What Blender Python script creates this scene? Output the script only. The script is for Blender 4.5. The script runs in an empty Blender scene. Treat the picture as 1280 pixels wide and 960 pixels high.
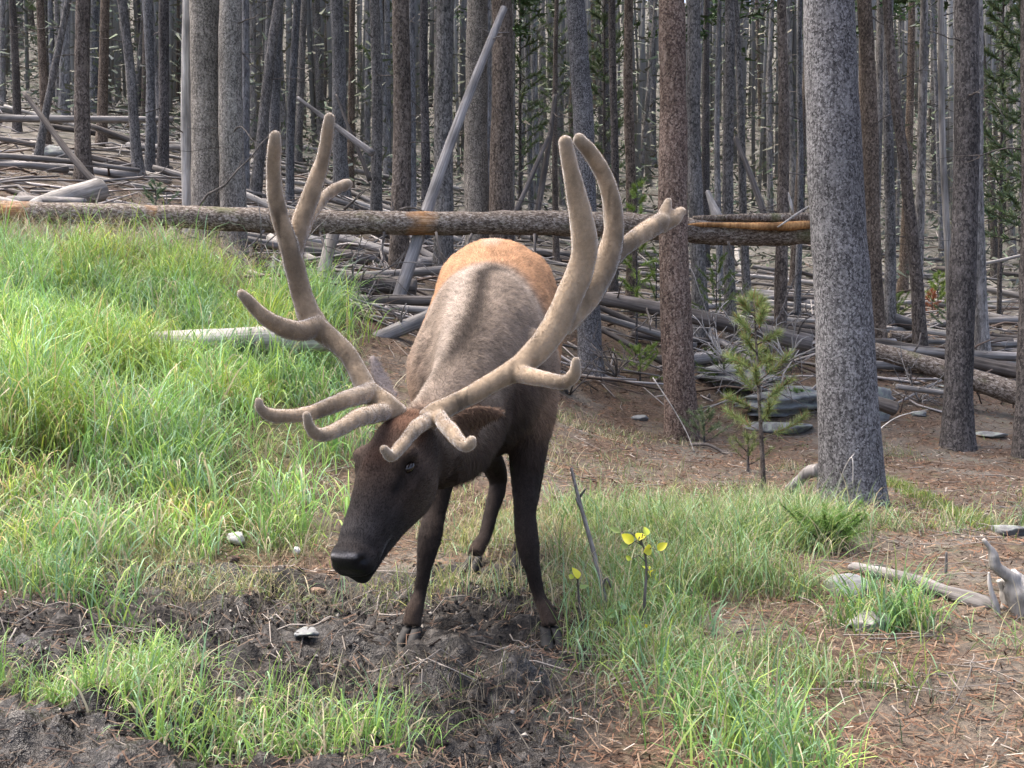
import bpy, math, random
import numpy as np
from mathutils import Vector, Matrix, Quaternion

# ------------------------------------------------------------------ camera, sky, sun, exposure
scene = bpy.context.scene
C = scene.collection
FPX = 1372.0                      # focal length in pixels of the 1280 px wide photograph
CAM = np.array([0.0, 0.0, 1.05])
PITCH = math.atan((480 - 436) / FPX)
cam_d = bpy.data.cameras.new('camera')
cam_d.sensor_width = 36.0
cam_d.lens = 36.0 * FPX / 1280.0
cam_d.clip_start = 0.05
cam_d.clip_end = 500
cam = bpy.data.objects.new('camera', cam_d)
C.objects.link(cam)
cam.location = CAM
cam.rotation_euler = (math.pi / 2 - PITCH, 0, 0)
scene.camera = cam

SUN_EL, SUN_AZ = math.radians(66), math.radians(-60)      # azimuth measured from +Y towards +X
world = bpy.data.worlds.new('World')
scene.world = world
world.use_nodes = True
wn = world.node_tree
bg = wn.nodes['Background']
sky = wn.nodes.new('ShaderNodeTexSky')
sky.sky_type = 'NISHITA'
sky.sun_disc = False
sky.sun_elevation = SUN_EL
sky.sun_rotation = SUN_AZ
sky.dust_density = 5.0
sky.air_density = 0.58
sky.ozone_density = 0.2
wn.links.new(sky.outputs[0], bg.inputs[0])
bg.inputs[1].default_value = 0.15
sun_d = bpy.data.lights.new('sun', 'SUN')
sun_d.energy = 1.0
sun_d.angle = math.radians(40)
sun_d.color = (1.0, 0.97, 0.92)
sun = bpy.data.objects.new('sun', sun_d)
C.objects.link(sun)
sdir = Vector((math.sin(SUN_AZ) * math.cos(SUN_EL), math.cos(SUN_AZ) * math.cos(SUN_EL), math.sin(SUN_EL)))
sun.rotation_euler = sdir.to_track_quat('Z', 'Y').to_euler()
sun.location = (0, 0, 30)
vs = scene.view_settings
vs.view_transform = 'Standard'
vs.look = 'None'
vs.gamma = 1.0
vs.use_curve_mapping = False
vs.exposure = 2.3
scene.cycles.max_bounces = 5
scene.cycles.diffuse_bounces = 3
scene.cycles.glossy_bounces = 2
scene.cycles.transmission_bounces = 2

# ------------------------------------------------------------------ helpers
RNG = np.random.default_rng(7)
random.seed(7)
FW = np.array([0, math.cos(PITCH), -math.sin(PITCH)])
UP = np.array([0, math.sin(PITCH), math.cos(PITCH)])


def at(px, py, Y):
    """point at depth Y on the line of sight of photograph pixel (px, py)"""
    d = FW + (px - 640) / FPX * np.array([1.0, 0, 0]) + (480 - py) / FPX * UP
    return CAM + d * (Y / d[1])


def _hash(ix, iy, iz, seed):
    n = (ix * 374761393 + iy * 668265263 + iz * 2147483647 * 7 + seed * 1274126177) & 0xFFFFFFFF
    n = ((n ^ (n >> 13)) * 1274126177) & 0xFFFFFFFF
    n = (n ^ (n >> 16)) & 0xFFFFFFFF
    return n.astype(np.float64) / 0xFFFFFFFF


def noise3(p, scale=1.0, seed=0):
    """value noise, -1..1"""
    p = np.asarray(p, float) * scale
    i = np.floor(p).astype(np.int64)
    f = p - i
    f = f * f * (3 - 2 * f)
    r = 0
    for dx in (0, 1):
        for dy in (0, 1):
            for dz in (0, 1):
                w = (f[..., 0] if dx else 1 - f[..., 0]) * (f[..., 1] if dy else 1 - f[..., 1]) * (f[..., 2] if dz else 1 - f[..., 2])
                r = r + w * _hash(i[..., 0] + dx, i[..., 1] + dy, i[..., 2] + dz, seed)
    return r * 2 - 1


def noise2(x, y, scale=1.0, seed=0):
    return noise3(np.stack([x, y, np.zeros_like(x)], -1), scale, seed)


def fbm2(x, y, scale, seed, oct=4):
    r, a = 0, 1.0
    for k in range(oct):
        r = r + a * noise2(x, y, scale, seed + k)
        a *= .5
        scale *= 2.1
    return r


def sstep(a, b, x):
    t = np.clip((x - a) / (b - a), 0, 1)
    return t * t * (3 - 2 * t)


def new_mesh(name, verts, faces, col=None, attrs=None, smooth=True):
    """faces: (n,3) or (n,4) int array, or a list of such arrays"""
    verts = np.asarray(verts, np.float32)
    fl = faces if isinstance(faces, list) else [faces]
    fl = [np.asarray(f, np.int32) for f in fl if len(f)]
    me = bpy.data.meshes.new(name)
    me.vertices.add(len(verts))
    me.vertices.foreach_set('co', verts.ravel())
    loops = np.concatenate([f.ravel() for f in fl])
    sizes = np.concatenate([np.full(len(f), f.shape[1], np.int32) for f in fl])
    me.loops.add(len(loops))
    me.loops.foreach_set('vertex_index', loops)
    me.polygons.add(len(sizes))
    starts = np.concatenate([[0], np.cumsum(sizes)[:-1]]).astype(np.int32)
    me.polygons.foreach_set('loop_start', starts)
    me.polygons.foreach_set('loop_total', sizes)
    me.polygons.foreach_set('use_smooth', np.full(len(sizes), smooth, bool))
    if col is not None:
        a = me.attributes.new('Col', 'FLOAT_COLOR', 'POINT')
        c4 = np.ones((len(verts), 4), np.float32)
        c4[:, :3] = col
        a.data.foreach_set('color', c4.ravel())
    if attrs:
        for k, v in attrs.items():
            a = me.attributes.new(k, 'FLOAT', 'POINT')
            a.data.foreach_set('value', np.asarray(v, np.float32))
    me.update(calc_edges=True)
    me.validate()
    return me


def obj(name, me, material=None, parent=None, loc=None):
    o = bpy.data.objects.new(name, me)
    C.objects.link(o)
    if material is not None and me is not None and not me.materials:
        me.materials.append(material)
    if loc is not None:
        o.location = loc
    if parent is not None:
        o.parent = parent
    return o


def tag(o, label=None, cat=None, group=None, kind=None):
    if label:
        o['label'] = label
    if cat:
        o['category'] = cat
    if group:
        o['group'] = group
    if kind:
        o['kind'] = kind
    return o


def empty(name, loc, label, cat, group=None):
    o = bpy.data.objects.new(name, None)
    o.empty_display_size = .1
    C.objects.link(o)
    o.location = loc
    return tag(o, label, cat, group)


def frames(P):
    """parallel-transport frames along a polyline"""
    P = np.asarray(P, float)
    T = np.gradient(P, axis=0)
    T /= np.linalg.norm(T, axis=1)[:, None] + 1e-12
    a = np.array([1.0, 0, 0]) if abs(T[0][0]) < .8 else np.array([0, 1.0, 0])
    n = a - T[0] * a.dot(T[0])
    n /= np.linalg.norm(n)
    N = [n]
    for k in range(1, len(P)):
        n = N[-1] - T[k] * N[-1].dot(T[k])
        n /= np.linalg.norm(n) + 1e-12
        N.append(n)
    N = np.array(N)
    return T, N, np.cross(T, N)


def tube(P, R, seg=8, rough=0.0, seed=0, cap=True, nscale=6.0):
    """swept tube: verts, [quads, tris], t along, angle"""
    P = np.asarray(P, float)
    R = np.asarray(R, float)
    n = len(P)
    T, N, B = frames(P)
    ang = np.linspace(0, 2 * math.pi, seg, endpoint=False)
    ring = (np.cos(ang)[None, :, None] * N[:, None, :] + np.sin(ang)[None, :, None] * B[:, None, :])
    V = P[:, None, :] + ring * R[:, None, None]
    if rough:
        d = noise3(V, nscale, seed) * .6 + noise3(V, nscale * 2.7, seed + 1) * .4
        V = V + ring * (d * rough)[..., None] * R[:, None, None]
    V = V.reshape(-1, 3)
    i = np.arange(n - 1)[:, None] * seg
    j = np.arange(seg)[None, :]
    j2 = (j + 1) % seg
    Q = np.stack([i + j, i + j2, i + seg + j2, i + seg + j], -1).reshape(-1, 4)
    tris = np.zeros((0, 3), int)
    t = np.repeat(np.linspace(0, 1, n), seg)
    a = np.tile(ang, n)
    if cap:
        c0, c1 = len(V), len(V) + 1
        V = np.vstack([V, P[0], P[-1]])
        k = np.arange(seg)
        k2 = (k + 1) % seg
        tris = np.vstack([np.stack([np.full(seg, c0), k2, k], -1),
                          np.stack([np.full(seg, c1), (n - 1) * seg + k, (n - 1) * seg + k2], -1)])
        t = np.append(t, [0, 1])
        a = np.append(a, [0, 0])
    return V, Q, tris, t, a


class Geo:
    """collects pieces of ONE part"""
    def __init__(s):
        s.V, s.Q, s.T, s.Cc, s.n = [], [], [], [], 0

    def add(s, V, Q=None, T=None, col=None):
        if Q is not None and len(Q):
            s.Q.append(np.asarray(Q) + s.n)
        if T is not None and len(T):
            s.T.append(np.asarray(T) + s.n)
        s.V.append(V)
        if col is not None:
            s.Cc.append(np.broadcast_to(np.asarray(col, float), (len(V), 3)))
        s.n += len(V)

    def tube(s, P, R, seg=8, rough=0, seed=0, col=None, cap=True):
        V, Q, T, _, _ = tube(P, R, seg, rough, seed, cap)
        s.add(V, Q, T, col)

    def mesh(s, name, smooth=True, attrs=None):
        fl = []
        if s.Q:
            fl.append(np.vstack(s.Q))
        if s.T:
            fl.append(np.vstack(s.T))
        return new_mesh(name, np.vstack(s.V), fl, np.vstack(s.Cc) if s.Cc else None, attrs, smooth)


def spline(P, n):
    """Catmull-Rom resampling of points (k, d) to n samples"""
    P = np.asarray(P, float)
    k = len(P)
    if k == 2:
        return P[0] + (P[1] - P[0]) * np.linspace(0, 1, n)[:, None]
    Q = np.vstack([2 * P[0] - P[1], P, 2 * P[-1] - P[-2]])
    u = np.linspace(0, k - 1 - 1e-9, n)
    i = u.astype(int)
    f = (u - i)[:, None]
    p0, p1, p2, p3 = Q[i], Q[i + 1], Q[i + 2], Q[i + 3]
    return .5 * (2 * p1 + (p2 - p0) * f + (2 * p0 - 5 * p1 + 4 * p2 - p3) * f ** 2 + (3 * p1 - p0 - 3 * p2 + p3) * f ** 3)


# ------------------------------------------------------------------ materials
def M(name, rough=.8, spec=.25):
    m = bpy.data.materials.new(name)
    m.use_nodes = True
    nt = m.node_tree
    b = nt.nodes['Principled BSDF']
    b.inputs['Roughness'].default_value = rough
    b.inputs['Specular IOR Level'].default_value = spec
    return m, nt, b


def nd(nt, typ, ins=None, **kw):
    n = nt.nodes.new(typ)
    for k, v in kw.items():
        setattr(n, k, v)
    if ins:
        for k, v in ins.items():
            if hasattr(v, 'links') or isinstance(v, bpy.types.NodeSocket):
                nt.links.new(v, n.inputs[k])
            else:
                n.inputs[k].default_value = v
    return n


def ramp(nt, fac, stops):
    r = nt.nodes.new('ShaderNodeValToRGB')
    nt.links.new(fac, r.inputs[0])
    e = r.color_ramp.elements
    while len(e) < len(stops):
        e.new(.5)
    for k, (p, c) in enumerate(stops):
        e[k].position = p
        e[k].color = (c if isinstance(c, tuple) else (c, c, c)) + (1,)
    return r.outputs[0]


def mix(nt, a, b, f, mode='MIX'):
    m = nt.nodes.new('ShaderNodeMix')
    m.data_type = 'RGBA'
    m.blend_type = mode
    for s, v in ((0, f), (6, a), (7, b)):
        if isinstance(v, bpy.types.NodeSocket):
            nt.links.new(v, m.inputs[s])
        elif s == 0:
            m.inputs[0].default_value = v
        else:
            m.inputs[s].default_value = tuple(v) + (1,)
    return m.outputs[2]


def coords(nt, scale=(1, 1, 1), rand=True):
    tc = nt.nodes.new('ShaderNodeTexCoord')
    v = tc.outputs['Object']
    if rand:
        oi = nt.nodes.new('ShaderNodeObjectInfo')
        ml = nd(nt, 'ShaderNodeMath', {0: oi.outputs['Random'], 1: 37.0}, operation='MULTIPLY')
        va = nd(nt, 'ShaderNodeVectorMath', {0: v, 1: ml.outputs[0]}, operation='ADD')
        v = va.outputs[0]
    mp = nd(nt, 'ShaderNodeMapping', {'Vector': v})
    mp.inputs['Scale'].default_value = scale
    return mp.outputs[0]


def bump(nt, b, h, strength, dist):
    bp = nd(nt, 'ShaderNodeBump', {'Height': h, 'Strength': strength, 'Distance': dist})
    nt.links.new(bp.outputs[0], b.inputs['Normal'])


def bark(name, light, dark, mid, sc=45, zs=.5, contrast=1.45, vary=.35):
    m, nt, b = M(name, .92, .12)
    v = coords(nt, (sc, sc, sc * zs))
    n1 = nd(nt, 'ShaderNodeTexNoise', {'Vector': v, 'Scale': 1.5, 'Detail': 2.0, 'Roughness': .75})
    wp = nd(nt, 'ShaderNodeVectorMath', {0: n1.outputs['Color'], 1: (1.5, 1.5, 1.5)}, operation='MULTIPLY')
    v2 = nd(nt, 'ShaderNodeVectorMath', {0: v, 1: wp.outputs[0]}, operation='ADD').outputs[0]
    cell = nd(nt, 'ShaderNodeTexVoronoi', {'Vector': v2, 'Scale': .8, 'Randomness': 1.0}, feature='F1')
    sep = nd(nt, 'ShaderNodeSeparateColor', {0: cell.outputs['Color']})
    fac = mix(nt, n1.outputs['Fac'], sep.outputs[0], .38)
    w = .10 * contrast
    c1 = ramp(nt, fac, [(.5 - w * 1.5, dark), (.5, mid), (.5 + w * 1.6, light)])
    fur = nd(nt, 'ShaderNodeTexNoise', {'Vector': coords(nt, (sc * .45, sc * .45, sc * .06)), 'Scale': 1.0, 'Detail': 4.0})
    c2 = mix(nt, c1, ramp(nt, fur.outputs['Fac'], [(.36, .5), (.52, 1.0)]), .7, 'MULTIPLY')
    big = nd(nt, 'ShaderNodeTexNoise', {'Vector': coords(nt, (3, 3, 1.1)), 'Scale': 1.0, 'Detail': 4.0})
    lg = ramp(nt, big.outputs['Fac'], [(.3, 1 - vary), (.7, 1 + vary * .6)])
    c3 = mix(nt, c2, lg, 1.0, 'MULTIPLY')
    lic = nd(nt, 'ShaderNodeTexNoise', {'Vector': coords(nt, (9, 9, 5)), 'Scale': 1.0, 'Detail': 3.0, 'Roughness': .7})
    c3 = mix(nt, c3, tuple(l * 1.02 for l in light), ramp(nt, lic.outputs['Fac'], [(.55, 0.0), (.72, .45)]))
    oi = nt.nodes.new('ShaderNodeObjectInfo')
    rr = ramp(nt, oi.outputs['Random'], [(0, (.8, .82, .86)), (.35, (.97, .98, 1.0)), (.65, (1.1, 1.03, .95)), (1, (1.0, .95, .88))])
    c4 = mix(nt, c3, rr, .8, 'MULTIPLY')
    nt.links.new(c4, b.inputs['Base Color'])
    bump(nt, b, n1.outputs['Fac'], .9, .02)
    return m


def weathered(name, light, dark, sc=1.0, bumpd=.006, barkmask=None):
    """old wood: grain along the local z axis"""
    m, nt, b = M(name, .85, .2)
    g = nd(nt, 'ShaderNodeTexNoise', {'Vector': coords(nt, (38 * sc, 38 * sc, 1.6 * sc)), 'Scale': 1.0, 'Detail': 5.0, 'Roughness': .65})
    c1 = ramp(nt, g.outputs['Fac'], [(.3, dark), (.5, tuple((l + d) / 2 for l, d in zip(light, dark))), (.68, light)])
    p = nd(nt, 'ShaderNodeTexNoise', {'Vector': coords(nt, (5, 5, 2)), 'Scale': 1.0, 'Detail': 5.0})
    pp = ramp(nt, p.outputs['Fac'], [(.32, .5), (.55, 1.0), (.75, 1.2)])
    c2 = mix(nt, c1, pp, 1.0, 'MULTIPLY')
    oi = nt.nodes.new('ShaderNodeObjectInfo')
    rr = ramp(nt, oi.outputs['Random'], [(0, (.7, .68, .66)), (.5, (1, .98, .95)), (1, (1.2, 1.2, 1.22))])
    c3 = mix(nt, c2, rr, .8, 'MULTIPLY')
    nt.links.new(c3, b.inputs['Base Color'])
    bump(nt, b, g.outputs['Fac'], .7, bumpd)
    return m


def attr_mat(name, rough=.7, spec=.25, trans=0.0, vary=0.0, sheen=0.0, nscale=60, bumpd=0):
    m, nt, b = M(name, rough, spec)
    a = nt.nodes.new('ShaderNodeAttribute')
    a.attribute_name = 'Col'
    c = a.outputs['Color']
    if vary:
        tc = nt.nodes.new('ShaderNodeTexCoord')
        n = nd(nt, 'ShaderNodeTexNoise', {'Vector': tc.outputs['Object'], 'Scale': nscale, 'Detail': 4.0})
        c = mix(nt, c, ramp(nt, n.outputs['Fac'], [(.3, 1 - vary), (.7, 1 + vary)]), 1.0, 'MULTIPLY')
        if bumpd:
            bump(nt, b, n.outputs['Fac'], .6, bumpd)
    nt.links.new(c, b.inputs['Base Color'])
    if sheen:
        b.inputs['Sheen Weight'].default_value = sheen
        b.inputs['Sheen Roughness'].default_value = .4
    if trans:
        out = nt.nodes['Material Output']
        tr = nt.nodes.new('ShaderNodeBsdfTranslucent')
        nt.links.new(c, tr.inputs['Color'])
        mx = nt.nodes.new('ShaderNodeMixShader')
        mx.inputs[0].default_value = trans
        nt.links.new(b.outputs[0], mx.inputs[1])
        nt.links.new(tr.outputs[0], mx.inputs[2])
        nt.links.new(mx.outputs[0], out.inputs[0])
    return m


MAT = {}
MAT['bark_speckled'] = bark('bark_speckled', (.36, .345, .33), (.04, .037, .037), (.165, .155, .15), 120, .8)
MAT['bark_red'] = bark('bark_red', (.33, .255, .20), (.05, .036, .03), (.16, .108, .082), 80, .8)
MAT['bark_brown'] = bark('bark_brown', (.24, .20, .165), (.045, .037, .031), (.125, .10, .08), 70, .6)
MAT['bark_grey'] = bark('bark_grey', (.25, .245, .24), (.05, .05, .05), (.14, .136, .132), 70, .6)
MAT['bark_far'] = bark('bark_far', (.30, .295, .29), (.09, .088, .087), (.19, .185, .18), 44, .4)  # paler, flatter grey for far trunks: distance haze put into the colour
MAT['bark_dark'] = bark('bark_dark', (.18, .165, .155), (.032, .03, .03), (.09, .082, .077), 80, .6)
MAT['bark_pale'] = bark('bark_pale', (.40, .375, .335), (.085, .078, .07), (.215, .20, .178), 100, .7)
MAT['wood_grey'] = weathered('wood_grey', (.29, .275, .26), (.085, .078, .073))
MAT['wood_dark'] = weathered('wood_dark', (.17, .15, .135), (.045, .04, .036))
MAT['wood_pale'] = weathered('wood_pale', (.48, .455, .42), (.19, .178, .16))
MAT['wood_orange'] = weathered('wood_orange', (.48, .28, .12), (.16, .07, .028))
MAT['grass'] = attr_mat('grass', .5, .35, .35)
MAT['needle'] = attr_mat('needle', .55, .3, .2)
MAT['litter'] = attr_mat('litter', .9, .1)
MAT['leaf'] = attr_mat('leaf', .45, .3, .45)
MAT['coat'] = attr_mat('coat', .85, .1, 0, .25, .03, 160, .002)
nt_ = MAT['coat'].node_tree
for n_ in nt_.nodes:
    if n_.type == 'ATTRIBUTE':
        nt_.links.new(nd(nt_, 'ShaderNodeMapRange', {0: n_.outputs['Alpha'], 1: 0.0, 2: 1.0, 3: .28, 4: .85}).outputs[0], nt_.nodes['Principled BSDF'].inputs['Roughness'])
        break
MAT['hair'] = attr_mat('hair', .8, .1)
MAT['velvet'] = attr_mat('velvet', .85, .12, 0, .12, 1.0, 90, .0015)
MAT['crown'] = attr_mat('crown', .75, .15)


def rock_mat(name, light, dark, lichen):
    m, nt, b = M(name, .85, .2)
    v = coords(nt, (1, 1, 1))
    n = nd(nt, 'ShaderNodeTexNoise', {'Vector': v, 'Scale': 5.0, 'Detail': 8.0, 'Roughness': .65})
    c = ramp(nt, n.outputs['Fac'], [(.3, dark), (.65, light)])
    n2 = nd(nt, 'ShaderNodeTexNoise', {'Vector': v, 'Scale': 14.0, 'Detail': 5.0})
    c = mix(nt, c, lichen, ramp(nt, n2.outputs['Fac'], [(.52, 0.0), (.62, .7)]))
    nt.links.new(c, b.inputs['Base Color'])
    bump(nt, b, n.outputs['Fac'], .8, .03)
    return m


MAT['rock'] = rock_mat('rock', (.22, .225, .22), (.07, .07, .07), (.24, .27, .22))
MAT['stone_white'] = rock_mat('stone_white', (.7, .68, .64), (.45, .43, .4), (.55, .53, .5))
MAT['rock_pale'] = rock_mat('rock_pale', (.42, .40, .37), (.2, .19, .175), (.34, .35, .30))
MAT['eye'] = M('eye', .07, .45)[0]
MAT['eye'].node_tree.nodes['Principled BSDF'].inputs['Base Color'].default_value = (.012, .007, .005, 1)


def hoof_mat():
    m, nt, b = M('hoof', .7, .2)
    n = nd(nt, 'ShaderNodeTexNoise', {'Vector': coords(nt, (14, 14, 40), False), 'Scale': 1.0, 'Detail': 4.0})
    nt.links.new(ramp(nt, n.outputs['Fac'], [(.35, (.012, .011, .01)), (.7, (.035, .033, .03))]), b.inputs['Base Color'])
    bump(nt, b, n.outputs['Fac'], .4, .003)
    return m


MAT['hoof'] = hoof_mat()


def log_mat():
    """bark log: 'wood' attribute = where the bark has come off, 'top' = bleached upper side"""
    m, nt, b = M('log_bark', .88, .15)
    v = coords(nt, (34, 34, 17))
    n0 = nd(nt, 'ShaderNodeTexNoise', {'Vector': v, 'Scale': 1.3, 'Detail': 4.0, 'Roughness': .75, 'Distortion': .5})
    c = ramp(nt, n0.outputs['Fac'], [(.36, (.035, .028, .024)), (.5, (.14, .11, .085)), (.63, (.33, .295, .255))])
    e = n0.outputs['Fac']
    n = nd(nt, 'ShaderNodeTexNoise', {'Vector': coords(nt, (5, 5, 2.2)), 'Scale': 1.0, 'Detail': 5.0})
    c = mix(nt, c, (.10, .11, .045), ramp(nt, n.outputs['Fac'], [(.58, 0.0), (.72, .6)]))
    g = nd(nt, 'ShaderNodeTexNoise', {'Vector': coords(nt, (45, 45, 1.4)), 'Scale': 1.0, 'Detail': 5.0})
    w = ramp(nt, g.outputs['Fac'], [(.3, (.14, .065, .028)), (.55, (.36, .19, .08)), (.75, (.50, .36, .22))])
    at_ = nt.nodes.new('ShaderNodeAttribute')
    at_.attribute_name = 'wood'
    ms = nd(nt, 'ShaderNodeMath', {0: at_.outputs['Fac'], 1: n.outputs['Fac']}, operation='MULTIPLY')
    c = mix(nt, c, w, ramp(nt, ms.outputs[0], [(.26, 0.0), (.5, .9)]))
    nt.links.new(c, b.inputs['Base Color'])
    bump(nt, b, n0.outputs['Fac'], .9, .015)
    return m


MAT['log_bark'] = log_mat()

# ------------------------------------------------------------------ ground
ctrl = []
for x, y, h in [(-4, 0, .25), (0, 0, 0), (4, 0, -.02), (-2.2, 2.6, .12), (0, 3, -.05), (2, 3, 0), (-.4, 4.1, -.03), (.14, 4.15, -.03), (-.1, 4.7, -.01),
                (0, 5.3, .01), (2, 5, .06), (1.6, 6.5, .05), (0, -8, -.1), (-9, 3, 1.2), (-9, -6, .5), (9, 3, -.1), (9, -6, -.2), (-10, 8, 2.2), (-11, 13, 3.4), (10, 8, -.05),
                (14, 13, .2), (25, 20, .8), (-25, 20, 6.5), (-60, 30, 13), (60, 30, 3), (-60, 0, 4), (60, 0, -1), (0, -60, -2), (-60, -60, -1), (60, -60, -3),
                (0, 130, 34), (-90, 100, 34), (90, 100, 30), (-130, 40, 20), (130, 40, 6)]:
    ctrl.append((x, y, h))
for px, py, Y in [(60, 700, 5.0), (200, 700, 5.35), (0, 600, 6.0), (100, 600, 6.2), (100, 500, 7.6), (100, 420, 9.0), (100, 345, 10.6), (0, 340, 10.8), (250, 365, 10.8),
                  (250, 450, 8.8), (250, 560, 6.9), (300, 645, 6.3), (420, 640, 6.4), (400, 520, 8.0), (450, 440, 9.8), (480, 412, 10.6), (480, 384, 12), (500, 338, 15),
                  (550, 348, 14.6), (200, 302, 12), (290, 335, 13.5), (50, 298, 12), (104, 225, 17), (50, 150, 28), (180, 225, 19), (430, 243, 25), (320, 255, 20),
                  (1068, 628, 7.35), (850, 550, 12.2), (1200, 562, 11.3), (1275, 570, 10.7), (740, 470, 14), (700, 520, 11.5), (900, 492, 14), (1000, 472, 14),
                  (1090, 434, 16), (1150, 448, 15), (1250, 505, 13.5), (1250, 405, 22), (1200, 352, 30), (950, 385, 20), (950, 335, 28), (640, 350, 18), (640, 300, 26), (780, 400, 17),
                  (0, 60, 45), (400, 140, 45), (640, 165, 45), (900, 190, 45), (1280, 215, 45), (0, -60, 80), (640, -20, 80), (1280, 0, 80), (600, 580, 7.5), (950, 600, 8.6), (750, 600, 8.4)]:
    p = at(px, py, Y)
    ctrl.append((p[0], p[1], p[2]))
ctrl = np.array(ctrl)


def _rbf_fit():
    P = ctrl[:, :2]
    n = len(P)
    D = np.linalg.norm(P[:, None] - P[None], axis=2)
    A = np.zeros((n + 3, n + 3))
    A[:n, :n] = np.sqrt(D ** 2 + .5) - np.eye(n) * .15
    A[:n, n] = 1
    A[:n, n + 1:] = P
    A[n:, :n] = A[:n, n:].T
    return np.linalg.solve(A, np.concatenate([ctrl[:, 2], [0, 0, 0]]))


W = _rbf_fit()


def h_base(x, y):
    x = np.asarray(x, float)
    y = np.asarray(y, float)
    r = W[-3] + W[-2] * x + W[-1] * y
    for k in range(len(ctrl)):
        r = r + W[k] * np.sqrt((x - ctrl[k, 0]) ** 2 + (y - ctrl[k, 1]) ** 2 + .5)
    return r


def w_mud(x, y):
    """bare churned mud of the wallow"""
    e = fbm2(x, y, 1.3, 5, 3) * .35
    return sstep(5.45, 4.75, y + .3 * np.maximum(x + .5, 0) + e) * sstep(.55, -.05, x + e * .6) * sstep(-2.5, -1.75, x + e)


def w_grass(x, y):
    """grassy bank on the left"""
    e = fbm2(x, y, .9, 9, 3) * .4
    lim = np.interp(x, [-4, -2.4, -1.6, -.6], [3.9, 4.3, 5.1, 5.6])
    return sstep(lim, lim + .6, y + e) * sstep(12.0, 10.7, y + e * .8) * sstep(-.7, -1.6, x + e * .5 + (y - 6) * .1)


def h_noise(x, y):
    m = w_mud(x, y)
    n = fbm2(x, y, .8, 21, 3) * .03 + fbm2(x, y, 5, 31, 3) * .012
    cl = noise2(x, y, 4.5, 41)
    clod = np.abs(cl) * .10 + np.abs(noise2(x, y, 11, 42)) * .055 + noise2(x, y, 26, 43) * .025
    edge = m * (1 - m) * 4
    return n + m * (clod - .05) + edge * (noise2(x, y, 3.2, 47) * .06)


def ground_h(x, y):
    return h_base(x, y) + h_noise(np.asarray(x, float), np.asarray(y, float))


def gz(x, y):
    return float(ground_h(np.array([x]), np.array([y]))[0])


def hit(px, py, y0=2.0, y1=70):
    """where the line of sight of a pixel meets the ground"""
    d = FW + (px - 640) / FPX * np.array([1.0, 0, 0]) + (480 - py) / FPX * UP
    ys = np.concatenate([np.arange(y0, 20, .03), np.arange(20, y1, .2)])
    P = CAM[None] + d[None] * (ys / d[1])[:, None]
    below = P[:, 2] < ground_h(P[:, 0], P[:, 1])
    k = int(np.argmax(below)) if below.any() else len(ys) - 1
    return P[k]


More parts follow.
